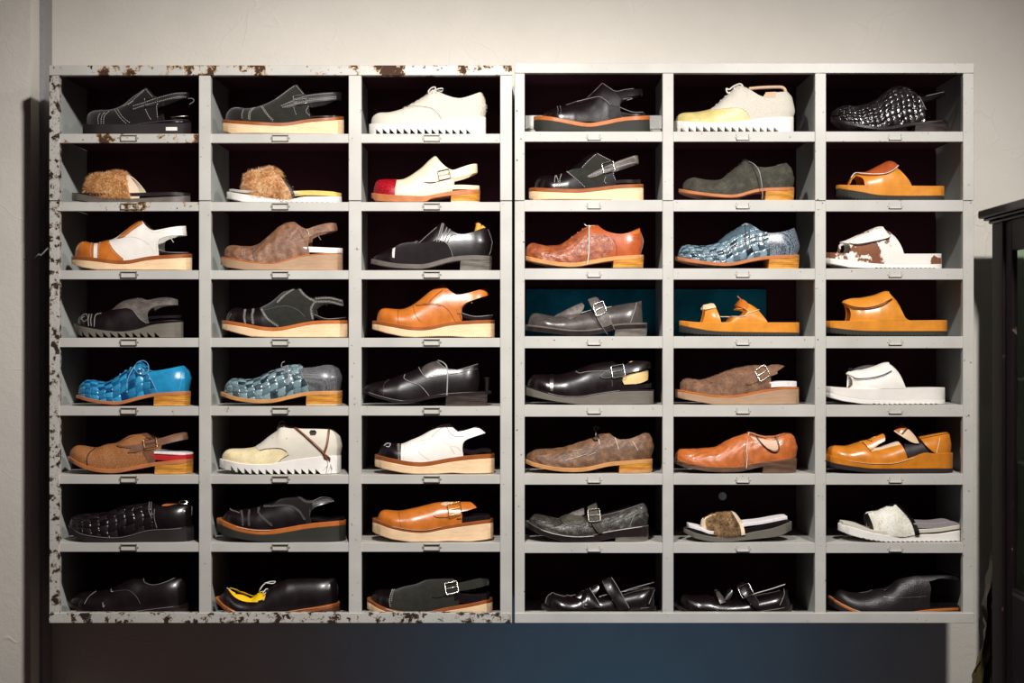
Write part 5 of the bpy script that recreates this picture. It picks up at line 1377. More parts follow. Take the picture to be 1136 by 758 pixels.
    s.layer('outsole', M['crepew'], bot=[(-8,425),(150,470),(300,492),(450,497),(955,495)], smooth=False, teeth=(380,920,13,7))
    s.patch('strap', M['white'], [(200,430),(195,380),(225,350),(222,300),(180,262),(300,235),(400,205),(500,168),(580,235),(620,310),(640,365),(655,385),(660,430)], th=.003)
    s.patch('strap_flap', M['white'], [(178,262),(300,235),(400,200),(500,165),(530,240),(470,270),(400,290),(330,300),(260,302),(230,285)], lift=.004, th=.003)
    s.line([(235,296),(260,308),(330,306),(400,297),(470,275),(528,243)], M['st_k'], 'flap_edge', r=.0009, lift=.004)
    T = s.mk_last(ridge=[(80,360),(90,250),(200,200),(340,150),(460,160)], W=.02)
    s.patch('far_side_lining', M['bmatte'], [(90,365),(95,245),(190,205),(340,145),(380,160),(450,155),(480,180),(380,215),(200,255),(130,290),(110,365)], last=T, far=False, lift=-.012)
    s.done()
def R6():
    s = Shoe(5, 0, 'pebbled tan leather slingback with brown strap, silver buckle and red insole', 'shoe', 82, 1068,
        [(92,375),(180,430),(300,465),(450,475),(600,450),(780,418),(1062,390)], [(98,370),(110,320),(165,285),(300,302),(380,278),(470,262),(560,210),(640,196),(690,192)], back=[(1045,380),(1015,195)], kind='slingback_shoe', W=.049, peak_drop=-10)
    s.layer('sole', M['sole'], h=30); s.heel(M['stack'], 770)
    s.insole(M['insr'], [(765,362),(900,368),(1055,355)], 40, 740, 1058, .95); s.insole(M['insw'], [(765,335),(850,340),(980,345),(1055,345)], 20, 740, 1050, .8, 'heel_lining')
    s.patch('upper', M['pebtan'], [(90,420),(105,310),(165,270),(300,292),(380,265),(470,250),(560,198),(640,182),(690,178),(740,225),(790,240),(770,300),(755,350),(775,420),(760,470),(400,520)])
    s.patch('collar_band', M['dkbrn'], [(660,195),(690,180),(760,235),(790,245),(770,262),(730,245)], lift=.0014)
    s.patch('heel_tab', M['dkbrn'], [(665,335),(755,325),(775,420),(765,455),(720,440),(712,405),(690,370)], lift=.0010)
    s.patch('ankle_strap', M['dkbrn'], [(470,290),(560,292),(640,280),(700,250),(790,240),(940,195),(1020,185),(1020,238),(940,255),(800,290),(690,315),(620,345),(550,345),(580,310),(480,300)], lift=.0024)
    s.line([(298,308),(250,350),(235,400),(240,440)], M['st_k'], 'seam', r=.0014, lift=.0006); s.line([(470,288),(530,240),(600,215)], M['dkbrn'], 'piping', r=.0012, lift=.001)
    s.buckle((735,272), 50, 36, -10, M['brass'], lift=.0055)
    s.done()
    s = Shoe(5, 1, 'white lace-up with pale spotted toe, shark-tooth sole and brown cord looped over the side', 'shoe', 84, 1040,
        [(90,395),(250,428),(440,438),(560,420),(700,395),(860,375),(1036,365)], [(105,392),(112,350),(160,315),(280,310),(380,288),(470,220),(540,170),(580,125),(650,140)], back=[(1030,370),(1045,290),(1030,220),(980,165)], kind='lace_up_shoe', peak_drop=-15, W=.049)
    s.layer('shark_sole', M['crepew'], bot=[(84,445),(140,470),(250,498),(400,508),(1040,505)], smooth=False, teeth=(170,890,13,40))
    s.patch('vamp', M['yspeck2'], [(95,430),(105,330),(160,300),(280,298),(380,275),(400,330),(460,315),(560,312),(610,335),(625,360),(560,395),(540,440),(300,470)])
    s.patch('quarter', M['whiteS'], [(370,300),(380,270),(470,208),(540,160),(585,108),(640,140),(700,158),(850,158),(960,162),(1040,160),(1060,430),(540,450),(560,400),(630,365),(610,330),(560,308),(440,318),(390,325)], lift=.0012, holes=[[(788,185),(800,168),(835,168),(848,185),(838,208),(800,210)]])
    s.patch('dark_hole_lining', M['bmatte'], [(775,160),(860,160),(860,220),(775,220)], lift=-.003, th=.001)
    s.line([(400,328),(460,312),(560,308),(612,332)], M['st_d'], 'seam', r=.0005, lift=.002)
    s.lace([(590,150),(570,130,-.01),(545,145,-.014),(540,165)], M['lc_w'], .0018); s.lace([(540,150,-.01),(560,105,-.008),(590,100,-.006),(600,130,-.006)], M['lc_g'], .0018)
    s.lace([(625,125,0),(630,95,.004),(660,90,.004),(655,115,.002),(630,120,0)], M['lc_k'], .0016)
    s.dots([(505,228),(506,229)], M['st_g'], 20, .0018, 'eyelets'); s.dots([(612,233),(613,234)], M['st_g'], 20, .0018, 'eyelets')
    s.lace([(655,130),(700,170),(790,240),(870,310),(905,350),(930,395)], M['lc_br'], .0028, .004, name='brown_cord'); s.lace([(940,165),(938,210),(925,290),(905,350),(915,390)], M['lc_br'], .0028, .004, name='brown_cord')
    s.lace([(900,350),(940,380),(945,400)], M['lc_br'], .0026, .005, name='brown_cord'); s.lace([(930,400),(932,440),(925,460,-.052)], M['lc_g'], .0012, name='brown_cord_tassel'); s.lace([(940,400),(955,440),(968,475,-.052)], M['lc_g'], .0012, name='brown_cord_tassel')
    s.done()
    s = Shoe(5, 2, 'white brogue slingback with black toe cap on cream crepe sole', 'shoe', 112, 1056,
        [(128,362),(250,390),(400,415),(520,416),(700,385),(860,365),(1046,352)], [(140,362),(155,315),(195,268),(310,276),(400,242),(480,208),(560,160),(620,128),(685,115)], back=[(1035,360),(985,140)], kind='slingback_brogue', peak_drop=0)
    s.layer('welt', M['weltb'], h=34)
    teeth_row(s, M['crepe'], 0, [(112,432),(200,465),(330,492),(430,502),(600,500),(720,492),(850,500),(1056,500)], (150,1040,62,8))
    s.insole(M['insb'], [(805,310),(880,330),(960,312),(1038,320)], 30, 780, 1035, .9)
    s.patch('upper', M['white'], [(280,450),(300,300),(320,268),(400,228),(480,195),(560,148),(620,115),(685,98),(720,140),(765,178),(820,170),(920,138),(985,188),(900,215),(830,240),(805,270),(800,310),(812,370),(800,430)])
    s.patch('toe_cap', M['bleather'], [(120,420),(140,305),(195,255),(260,262),(320,272),(318,330),(318,420)], lift=.0014)
    s.trim([(300,280),(302,330),(304,395)], M['st_w'], 8, lift=.0022); s.dots(crom([(190,290),(210,275),(235,280),(225,300),(205,298)]), M['st_w'], 12, .0011, lift=.0022)
    for p in ([(420,260),(470,250),(560,235),(660,245)], [(430,290),(470,350),(540,400)], [(660,250),(700,290),(740,350)], [(345,290),(340,390)], [(830,190),(900,165),(940,160)], [(700,290),(760,300),(790,330)]):
        s.dots(crom(p), M['st_b'], 12, .0007, 'brogue_holes', lift=.0005)
    s.line([(560,220),(610,170),(670,140),(700,180),(745,215),(810,215)], M['st_b'], 'seam', r=.0005, lift=.0006)
    s.line([(805,310),(880,338),(1035,322)], M['lc_g'], 'lining_edge', r=.001, last=s.mk_last(W=.04))
    s.done()
    s = Shoe(5, 3, 'mottled dark brown open lace-up on orange tan sole and heel, sixth row', 'shoe', 6, 1022,
        [(14,392),(100,425),(250,455),(400,465),(520,455),(680,420),(850,405),(1018,392)], [(22,390),(45,350),(120,316),(240,312),(380,282),(480,248),(560,222),(600,200),(665,188)], back=[(1005,395),(1035,300),(1020,230),(990,175)], kind='lace_up_shoe', peak_drop=-10)
    s.layer('sole', M['solew'], h=32); s.heel(M['stack'], 762, cap=(M['solew'], .35))
    s.patch('upper', M['crk3'], [(12,430),(25,345),(120,304),(240,300),(380,268),(480,235),(560,208),(600,188),(665,172),(720,225),(770,242),(860,230),(920,205),(990,165),(1045,170),(1055,460),(400,510)], res=.003, fx='wrinkle', amp=.0009)
    s.line([(330,405),(420,380),(500,355)], M['st_w'], 'crease_mark', r=.0007, lift=.001); s.line([(520,365),(570,342)], M['st_w'], 'crease_mark', r=.0007, lift=.001); s.line([(390,330),(470,318)], M['st_w'], 'crease_mark', r=.0006, lift=.0012)
    s.line([(725,225),(740,270),(755,320)], M['st_w'], 'crease_mark', r=.0008, lift=.0012); s.line([(865,255),(885,290),(905,325)], M['st_w'], 'crease_mark', r=.0008, lift=.001); s.line([(595,225),(605,280)], M['st_w'], 'crease_mark', r=.0010, lift=.001)
    s.lace([(545,225),(560,245),(585,250),(600,225),(590,215)], M['lc_k'], .0016)
    s.lace([(580,215),(575,180,-.004),(560,150,-.004),(580,138,-.002),(600,150,0),(585,162,0)], M['lc_g'], .0013)
    s.done()
    s = Shoe(5, 4, 'creased orange-brown lace-up with dark cord loop on worn brown sole, sixth row', 'shoe', 14, 985,
        [(20,388),(120,425),(300,455),(450,460),(560,452),(700,420),(860,402),(982,385)], [(26,385),(40,340),(80,315),(200,312),(270,306),(350,295),(450,240),(550,200),(615,184)], back=[(975,390),(992,300),(970,220),(930,178)], kind='lace_up_shoe', peak_drop=0)
    s.layer('sole', M['stackd'], h=38); s.heel(M['stackd'], 722)
    s.patch('upper', M['orange'], [(18,430),(30,335),(80,302),(200,300),(270,294),(350,282),(450,228),(550,188),(615,168),(660,195),(740,215),(840,205),(930,170),(1000,175),(1005,450),(400,500)], res=.003, fx='wrinkle', amp=.0006)
    s.patch('lining', M['liningp'], [(620,215),(700,235),(780,250),(840,245),(838,320),(800,330),(740,300),(690,265),(640,240)], lift=.0008)
    s.line([(610,200),(720,220),(800,225),(930,188)], M['st_d'], 'collar_edge', r=.0008, lift=.001)
    s.lace([(660,180),(670,225),(720,285),(780,330),(825,335),(842,300),(830,250),(810,218)], M['lc_k'], .0016)
    s.lace([(615,190),(590,260),(568,330),(575,400),(590,450)], M['lc_t'], .0012); s.lace([(608,195),(590,300),(592,380),(590,465,-.05)], M['lc_w'], .0009)
    s.lace([(600,190),(640,200),(680,215),(740,230)], M['lc_t'], .0018)
    for a in ((530,395), (560,390), (620,380), (650,370)): s.line([a, (a[0]+18, a[1]+40)], M['st_w'], r=.0006, dash=(.002,.0012))
    s.done()
    s = Shoe(5, 5, 'tan platform loafer with unbuckled strap standing up behind its tongue', 'shoe', -12, 1012,
        [(-5,345),(120,385),(300,415),(450,425),(560,418),(700,380),(800,345),(880,352),(1008,345)], [(20,345),(35,305),(80,286),(180,288),(300,258),(420,300),(600,250)], back=[(995,350),(1002,280),(990,200),(965,160)], kind='platform_loafer', W=.049, peak_drop=-100)
    s.layer('platform', M['tan3'], bot=[(-8,400),(120,435),(300,462),(450,472),(1005,468)])
    s.layer('outsole', M['crepeb'], bot=[(-12,430),(150,470),(300,490),(450,500),(1005,498)], smooth=False)
    s.patch('vamp', M['tan3'], [(5,420),(25,290),(80,272),(180,275),(300,245),(330,290),(365,330),(420,310),(500,270),(580,250),(620,290),(655,370),(660,420),(450,460)])
    s.patch('vamp_lining', M['liningw'], [(370,335),(400,305),(500,272),(575,252),(605,280),(500,305),(440,325)], lift=.001, th=.002)
    T = s.mk_last(ridge=[(180,290),(280,255),(350,238),(400,215),(470,190),(490,210)], W=.028)
    s.patch('tongue', M['tan3'], [(230,300),(300,250),(370,240),(390,222),(465,190),(484,215),(480,250),(430,278),(370,330),(340,310)], last=T, th=.003)
    s.line([(300,262),(330,290),(365,335)], M['st_k'], 'seam', r=.0008, lift=.001); s.line([(340,245),(380,255)], M['st_k'], 'seam', r=.0007, lift=.001, last=T)
    s.patch('heel_quarter', M['tan3'], [(735,205),(860,165),(965,150),(1015,160),(1015,352),(880,352),(870,345),(800,280),(760,235)])
    s.patch('quarter_triangle', M['tan3'], [(770,248),(910,235),(880,340),(868,345),(800,290)], lift=.0016)
    s.line([(910,232),(895,290),(878,350)], M['liningw'], 'cut_edge', r=.0008, lift=.003); s.line([(740,240),(860,215),(985,190)], M['st_k'], 'seam', r=.0006, lift=.001)
    S2 = s.mk_last(ridge=[(540,160),(600,115),(660,135),(750,240),(800,260)], W=.04)
    s.patch('loose_strap', M['natural'], [(548,170),(605,112),(660,150),(720,210),(750,270),(700,268),(630,225),(575,190)], last=S2, far=False, th=.003)
    s.patch('strap_lining', M['tan'], [(560,160),(605,115),(640,150),(655,155),(612,195),(580,185)], last=S2, lift=.002, far=False); s.line([(612,198),(655,150)], M['st_k'], 'keeper', r=.0012, last=S2, lift=.003)
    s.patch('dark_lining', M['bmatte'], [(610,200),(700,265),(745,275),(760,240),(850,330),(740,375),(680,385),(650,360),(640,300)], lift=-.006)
    s.line([(1005,350),(1008,460)], M['liningw'], 'platform_edge', r=.0012, last=s.mk_last(W=.03), lift=.002); s.line([(-5,352),(120,392),(300,422),(450,430),(560,424),(700,385)], M['natural'], 'welt_stitching', r=.0006, last=s.mk_last(W=.052))
    s.done()
def R7():
    s = Shoe(6, 0, 'black woven shoe with glossy black heel quarter and orange lining peeking out', 'shoe', 92, 1075,
        [(96,380),(180,435),(300,460),(450,470),(560,455),(720,412),(900,402),(1070,382)], [(105,380),(120,320),(180,292),(300,285),(400,270),(500,238),(600,215),(680,205),(735,196)], back=[(1060,385),(1060,260),(1050,215),(1015,190)], kind='woven_shoe', peak_drop=0)
    s.layer('welt', M['weltk'], h=10); s.layer('sole', M['crepeb'], bot=[(100,440),(200,495),(300,505),(800,500),(1000,500),(1075,480)])
    s.patch('woven_upper', M['blackw'], [(95,430),(115,310),(180,280),(300,272),(400,258),(500,225),(600,202),(680,192),(735,182),(745,250),(770,340),(790,400),(780,450),(400,510)], fx='weave', cell=.016, amp=.0036)
    s.patch('heel_quarter', M['bgloss'], [(725,200),(760,205),(800,220),(860,228),(940,205),(1000,215),(1065,205),(1075,440),(785,440),(770,350),(745,260)], lift=.0006)
    s.patch('lining', M['welto'], [(800,222),(860,188),(950,182),(945,215),(880,235)], lift=-.003)
    s.line([(765,250),(765,320),(785,395)], M['st_g'], r=.0006, lift=.002); s.line([(1055,225),(1050,300),(1015,385)], M['st_g'], r=.0007, last=s.mk_last(W=.03)); s.line([(725,200),(722,260),(740,310)], M['st_g'], r=.0008, lift=.0034); s.line([(740,200),(742,260),(752,300)], M['st_g'], r=.0006, lift=.0034)
    s.lace([(950,195,-.012),(985,180,-.012),(1020,190,-.012),(1005,208,-.016),(960,208,-.018),(950,195,-.012)], M['metal'], .0016, name='heel_ring')
    s.line([(98,385),(180,438),(300,463),(450,473),(560,458),(720,415),(900,405),(1060,385)], M['st_g'], 'welt_edge', r=.0006, last=s.mk_last(W=.050))
    s.done()
    s = Shoe(6, 1, 'black brogue slingback with grey perforated trim on orange welt and dark grey crepe sole', 'shoe', 62, 1078,
        [(84,330),(200,378),(340,408),(480,412),(620,392),(780,365),(1075,335)], [(100,330),(130,275),(170,248),(260,250),(380,230),(440,208),(520,180),(600,152),(700,138)], back=[(1055,340),(985,150)], kind='slingback_brogue', W=.049, peak_drop=-10)
    s.layer('welt', M['welto'], h=38); teeth_row(s, M['creped'], 0, [(65,405),(150,450),(300,480),(450,494),(1075,494)], (110,500,26,6))
    s.insole(M['insb'], [(840,320),(930,335),(1060,310)], 20, 800, 1060, .93)
    s.patch('upper', M['bleather'], [(85,380),(110,270),(170,235),(260,238),(380,218),(440,195),(520,165),(600,140),(700,125),(740,165),(800,185),(890,150),(970,160),(990,188),(880,215),(820,240),(790,290),(810,370),(480,460)])
    s.patch('quarter', M['bsuede'], [(480,240),(540,180),(620,148),(700,128),(750,175),(810,195),(820,240),(790,290),(805,360),(770,370),(740,300),(680,245),(600,222)], lift=.0012)
    for p in ([(255,265),(265,310),(270,375)], [(320,260),(315,310),(318,380)], [(395,240),(400,290),(500,378)], [(435,230),(520,225),(620,222),(700,255),(755,330)], [(700,150),(760,190),(810,195)], [(820,200),(890,180),(975,182)]):
        s.trim(p, M['st_g'], 7, lift=.0022)
    s.line([(815,190),(890,158),(960,165)], M['st_g'], r=.0006, lift=.002); s.line([(820,215),(890,200),(980,188)], M['st_g'], r=.0006, lift=.002)
    s.line([(795,250),(795,300)], M['st_g'], r=.0006, lift=.002, dash=(.002,.0015)); s.dots(crom([(165,250),(185,262),(215,270),(240,280)]), M['st_g'], 9, .0011)
    s.line([(850,320),(940,335),(1060,308)], M['lc_g'], 'lining_edge', r=.001, last=s.mk_last(W=.04)); s.line([(88,330),(200,380),(340,410),(480,414)], M['liningw'], 'welt_stitching', r=.0006, last=s.mk_last(W=.052))
    s.done()
    s = Shoe(6, 2, 'glossy tan mule with square brass buckle strap on brown welt and cream crepe sole', 'shoe', 94, 1046,
        [(118,330),(240,375),(400,406),(520,408),(640,385),(780,362),(1035,328)], [(132,330),(145,285),(185,255),(300,262),(420,240),(520,215),(600,195),(680,190),(760,196)], back=[(1020,330),(1010,180)], kind='buckled_mule', W=.049, peak_drop=0)
    s.layer('welt', M['weltb'], h=28); teeth_row(s, M['crepe'], 0, [(94,405),(160,445),(250,475),(400,498),(550,500),(680,488),(850,492),(1040,465)], (130,1030,62,6))
    s.insole(M['insb'], [(800,322),(900,305),(1015,296)], 36, 760, 1020, .93)
    s.patch('upper', M['tan'], [(115,370),(140,270),(185,242),(300,250),(420,227),(520,202),(600,182),(680,176),(770,185),(790,220),(800,270),(800,350),(790,400),(450,450)])
    s.patch('ankle_strap', M['tan'], [(572,300),(600,265),(660,235),(720,210),(800,195),(860,190),(915,240),(850,262),(790,270),(740,300),(660,315),(600,315)], lift=.0024)
    s.patch('collar_lining', M['liningp'], [(630,215),(650,195),(760,192),(790,205),(740,225),(680,230)], lift=.0012)
    s.buckle((740,252), 52, 40, -12, M['brass'], lift=.0055); s.line([(300,270),(310,330),(320,390)], M['st_b'], 'seam', r=.0005, lift=.0004)
    s.line([(122,334),(240,380),(400,410),(520,412),(640,388)], M['liningp'], 'welt_stitching', r=.0007, last=s.mk_last(W=.052))
    s.done()
    s = Shoe(6, 3, 'textured grey-black strap loafer with upright buckle and low grey heel, seventh row', 'shoe', 22, 990,
        [(35,345),(120,395),(250,440),(400,462),(520,460),(640,430),(800,402),(985,378)], [(45,345),(75,305),(125,290),(270,322),(330,300),(420,290),(520,300),(620,290)], back=[(975,380),(992,300),(975,230),(950,190)], kind='buckled_loafer', peak_drop=-110)
    s.layer('welt', M['weltg'], h=6); s.layer('sole', M['weltk'], bot=[(25,380),(150,445),(300,490),(450,500),(600,490),(735,465),(990,455)], advance=True); s.heel(M['stackg'], 732)
    s.patch('upper', M['gcrack2'], [(30,390),(70,290),(130,277),(270,310),(330,300),(430,285),(520,300),(620,290),(720,265),(860,225),(940,188),(1000,188),(1005,430),(500,510)], res=.003, fx='wrinkle', amp=.0008)
    s.patch('apron', M['gcrack'], [(290,310),(340,290),(400,275),(460,300),(490,330),(470,370),(380,378),(320,370)], lift=.0016, res=.003, fx='wrinkle', amp=.0012)
    T = s.mk_last(ridge=[(300,320),(380,275),(430,258),(480,240),(500,260)], W=.024)
    s.patch('tongue', M['greyveg'], [(340,310),(390,270),(430,258),(482,240),(484,290),(440,310),(380,320)], last=T, th=.003)
    S2 = s.mk_last(ridge=[(490,220),(575,200),(600,230),(680,300)], W=.052)
    s.patch('strap', M['gcrack'], [(512,235),(578,205),(590,260),(602,320),(630,400),(625,435),(600,440),(560,400),(525,330),(512,290)], last=S2, lift=.003, th=.003, far=False)
    s.buckle((560,300), 42, 44, -4, M['pewter'], last=S2, lift=.006)
    s.patch('rolled_collar', M['bleather'], [(600,290),(780,235),(950,185),(955,200),(780,255),(610,306)], lift=.0014, th=.002)
    s.line([(610,305),(780,262),(950,205)], M['st_g'], 'collar_edge', r=.0006, lift=.001); s.line([(880,290),(860,335),(840,385)], M['st_g'], 'seam', r=.0008)
    s.line([(38,348),(120,398),(250,443),(400,465),(560,460)], M['st_w'], 'welt_edge', r=.0009, last=s.mk_last(W=.050)); s.line([(620,435),(800,405),(985,378)], M['st_w'], 'welt_edge', r=.0009, last=s.mk_last(W=.050))
    s.line([(330,370),(400,385),(480,372),(520,360)], M['st_g'], 'seam', r=.0008, lift=.0014); s.dots([(930,242),(931,243)], M['st_w'], 9, .0018, 'heel_stud')
    s.done()
    s = Shoe(6, 4, 'mottled brown fur slide sandal with white footbed on grey ridged sole', 'sandal', 96, 945,
        [(105,400),(200,440),(350,470),(500,465),(640,430),(800,400),(920,355)], [(240,430),(250,340),(300,300),(400,284),(480,280),(540,350)], back=[(935,0),(935,560)], kind='fur_slide_sandal', W=.045)
    s.layer('outsole', M['crepeg'], bot=[(100,420),(180,465),(300,492),(420,498),(560,485),(700,470),(850,450),(940,405)], grow=1.0)
    s.insole(M['insb'], [(110,390),(220,425),(350,455),(560,410),(720,380),(920,335)], 34, 105, 930, .92, 'midsole'); s.insole(M['insw'], [(140,370),(240,400),(340,425),(560,368),(720,345),(900,308)], 26, 135, 910, .84)
    s.patch('strap_binding', M['liningw'], [(468,278),(500,276),(560,380),(578,452),(548,458),(538,400),(508,340)], lift=.0045)
    s.patch('strap_binding', M['liningw'], [(238,350),(266,330),(280,390),(288,462),(262,452),(254,400)], lift=.0045)
    s.patch('strap_underlay', M['liningw'], [(240,350),(262,335),(300,298),(480,278),(500,280),(560,380),(575,450),(540,470),(265,470),(268,430)], th=.003)
    s.patch('fur_strap', M['fur3'], [(265,440),(275,330),(330,297),(400,282),(470,278),(515,330),(545,390),(548,450),(400,475),(280,462)], lift=.002, th=.002, fur=(8000,.004,(.25,0,-.35)))
    s.done()
    s = Shoe(6, 5, 'white hair-on-hide slide sandal with black edged strap on layered white sole', 'sandal', 112, 1092,
        [(140,368),(250,400),(400,440),(600,466),(760,450),(900,445),(1085,415)], [(325,420),(335,285),(420,272),(500,235),(570,215),(680,330)], back=[(1075,0),(1075,560)], kind='slide_sandal')
    s.layer('outsole', M['crepew'], bot=[(115,405),(200,440),(350,482),(480,500),(1092,500)], smooth=False, teeth=(300,1070,20,7))
    s.insole(M['whiteS'], [(165,352),(300,385),(420,420),(720,410),(900,400),(1062,375)], 30, 150, 1072, .96, 'midsole'); s.insole(M['insg'], [(560,400),(720,362),(880,362),(1000,348),(1060,365)], 40, 540, 1065, .9)
    s.patch('strap_binding', M['bleather'], [(558,213),(602,213),(690,328),(738,400),(750,450),(716,462),(690,370),(640,300),(568,226)], lift=.0045)
    s.patch('strap_binding', M['bleather'], [(318,292),(352,286),(380,345),(396,400),(398,455),(372,445),(366,380),(345,322)], lift=.0045)
    s.patch('strap_underlay', M['bleather'], [(322,290),(345,288),(560,220),(575,212),(600,215),(690,330),(735,400),(745,450),(700,480),(380,470),(385,420),(370,350)], th=.003)
    s.patch('hide_strap', M['furw'], [(335,288),(420,270),(500,232),(570,218),(640,290),(690,350),(722,420),(718,450),(560,480),(395,455),(388,400),(372,345)], lift=.002, th=.002, fur=(5000,.0025,(.2,0,-.3)))
    s.done()
def R8():
    s = Shoe(7, 0, 'plain black lace-up deep in shadow, bottom row far left', 'shoe', 80, 1030,
        [(88,430),(180,490),(300,515),(450,520),(620,495),(850,468),(1025,450)], [(100,425),(130,385),(200,350),(300,345),(420,320),(520,270),(600,240),(680,240)], back=[(1010,450),(1010,300),(985,215)], kind='lace_up_shoe', peak_drop=-15)
    s.layer('sole', M['weltk'], h=24); s.heel(M['stackk'], 720)
    s.patch('upper', M['bleather'], [(85,470),(125,375),(200,340),(300,332),(420,308),(520,258),(600,228),(675,228),(700,275),(760,292),(850,265),(975,212),(1020,215),(1030,520),(400,560)])
    s.line([(290,352),(245,390),(215,440)], M['st_g'], r=.0007); s.line([(425,350),(470,340),(560,335),(620,380),(655,440)], M['st_d'], r=.0006); s.lace([(420,325,-.01),(430,350),(455,335,-.014)], M['lc_g'], .0012)
    s.line([(675,240),(690,275),(760,292),(850,270),(975,215)], M['st_g'], 'collar_edge', r=.0007, lift=.001); s.lace([(360,430),(365,465),(375,450)], M['lc_g'], .0012)
    s.line([(92,435),(120,460),(180,495)], M['st_g'], 'welt_edge', r=.0006, last=s.mk_last(W=.050)); s.line([(620,497),(850,468),(1020,452)], M['st_g'], 'welt_edge', r=.0006, last=s.mk_last(W=.050))
    s.done()
    s = Shoe(7, 1, 'black shoe split open along the top with bright yellow lining and pale laces, bottom row', 'shoe', 50, 1030,
        [(60,400),(120,455),(220,505),(360,530),(500,525),(620,500),(850,465),(1025,432)], [(75,395),(110,350),(150,325),(230,375),(340,390),(420,345),(500,290),(620,240)], back=[(1015,440),(1020,320),(1000,235)], kind='lace_up_shoe', W=.049, peak_drop=-15)
    s.layer('welt', M['welto'], h=8); s.layer('sole', M['weltb'], h=26); s.heel(M['stackd'], 720)
    s.patch('upper', M['bleather'], [(55,450),(80,370),(140,325),(165,355),(230,395),(300,418),(380,420),(440,400),(450,345),(420,320),(500,275),(620,225),(800,222),(900,250),(1000,225),(1040,235),(1045,500),(400,570)])
    s.patch('yellow_lining', M['yellow'], [(150,318),(200,345),(265,350),(345,385),(380,350),(440,350),(450,395),(400,420),(330,425),(250,412),(190,375)], lift=-.002, last=s.mk_last(ridge=[(75,395),(150,310),(265,345),(345,375),(400,340),(500,320)]))
    s.dots([(325,420),(430,412)], M['st_k'], 9, .0008, 'punched_edge', lift=.001)
    s.lace([(400,360),(400,330,-.02),(430,290,-.015),(470,270,-.01),(520,265,-.01),(500,282,-.012),(440,275,-.014)], M['lc_w'], .0014)
    s.lace([(430,360),(450,325,-.018),(480,330,-.012),(505,310,-.01)], M['lc_w'], .0014); s.lace([(435,375),(460,345,-.016),(490,362,-.014),(450,368,-.014)], M['lc_w'], .0013); s.lace([(430,415),(455,395,-.025),(460,410,-.025)], M['lc_w'], .0012)
    s.lace([(140,325),(160,350),(165,360)], M['lc_w'], .0012, name='cut_edge');
    s.line([(1005,290),(1010,340),(1000,410)], M['st_d'], r=.0006, last=s.mk_last(W=.03)); s.line([(62,402),(120,458),(220,508)], M['liningp'], 'welt_stitching', r=.0012, last=s.mk_last(W=.052)); s.line([(600,508),(720,485),(900,465),(1022,435)], M['liningp'], 'welt_stitching', r=.0008, last=s.mk_last(W=.052), dash=(.002,.001))
    s.done()
    s = Shoe(7, 2, 'dark green-grey mule with black toe, silver buckle and cream crepe sole, bottom row', 'shoe', 52, 1040,
        [(68,405),(150,455),(260,490),(400,508),(520,505),(680,470),(860,440),(1030,402)], [(82,402),(100,360),(140,332),(250,335),(340,308),(440,285),(520,250),(620,240),(700,240)], back=[(1015,400),(1000,240)], kind='buckled_mule', W=.049, peak_drop=0)
    s.layer('welt', M['weltb'], h=28); teeth_row(s, M['crepe'], 0, [(55,480),(140,520),(300,545),(1040,548)], (130,1030,62,6))
    s.insole(M['insb'], [(770,362),(880,372),(960,368),(1015,350)], 70, 740, 1015, .93)
    s.patch('upper', M['bsuede2'], [(75,450),(95,350),(140,318),(250,322),(340,295),(440,270),(520,236),(620,226),(710,226),(760,262),(780,300),(775,400),(775,480),(450,560)])
    s.patch('toe_cap', M['bgloss'], [(70,450),(95,350),(140,318),(262,322),(240,360),(228,420),(235,500),(150,500)], lift=.0014)
    s.patch('ankle_strap', M['bsuede2'], [(560,385),(640,330),(700,295),(780,278),(860,262),(965,240),(1005,245),(1005,292),(900,325),(780,340),(700,360),(640,385),(590,395)], lift=.0024)
    s.line([(250,338),(235,380),(230,430),(240,475)], M['st_w'], r=.0009, lift=.0022, dash=(.0026,.0014)); s.line([(262,338),(250,380),(246,430)], M['st_w'], r=.0006, lift=.0022, dash=(.0026,.0014))
    s.buckle((718,318), 50, 40, -12, M['metal'], lift=.0055); s.line([(72,408),(150,458),(260,494),(400,512)], M['natural'], 'welt_stitching', r=.0008, last=s.mk_last(W=.052))
    s.line([(785,372),(880,380),(1015,352)], M['lc_g'], 'lining_edge', r=.0012, last=s.mk_last(W=.042))
    s.done()
    s = Shoe(7, 3, 'glossy black penny loafer with a broad loose strap standing up, bottom row', 'shoe', 145, 1050,
        [(150,445),(220,485),(320,508),(450,520),(600,515),(850,490),(1045,462)], [(165,442),(185,385),(235,355),(380,378),(480,345),(620,372)], back=[(1035,465),(1035,320)], kind='strap_loafer', W=.048, peak_drop=-90)
    s.layer('sole', M['weltk'], h=30); s.heel(M['stackk'], 800)
    s.patch('upper', M['bgloss'], [(150,490),(170,380),(235,345),(300,362),(380,372),(440,400),(500,410),(600,385),(680,370),(780,365),(900,335),(1035,305),(1055,310),(1060,520),(500,570)])
    T = s.mk_last(ridge=[(350,380),(450,345),(520,318),(595,282),(610,300)], W=.024)
    s.patch('tongue', M['bgloss'], [(420,390),(450,350),(520,320),(595,282),(605,310),(580,360),(540,385),(460,400)], last=T, th=.003)
    s.patch('penny_strap', M['bgloss'], [(450,415),(490,330),(525,318),(610,470),(490,472),(480,435)], lift=.002, last=s.mk_last(ridge=[(400,400),(480,330),(520,315),(640,430)], W=.05), far=False)
    s.line([(480,432),(485,472),(600,466)], M['st_g'], r=.0006, lift=.0026); s.line([(520,322),(615,468)], M['st_g'], r=.0007, lift=.003, last=s.mk_last(ridge=[(400,400),(480,330),(520,315),(640,430)], W=.05))
    S2 = s.mk_last(ridge=[(600,240),(690,228),(760,300),(860,400)], W=.054)
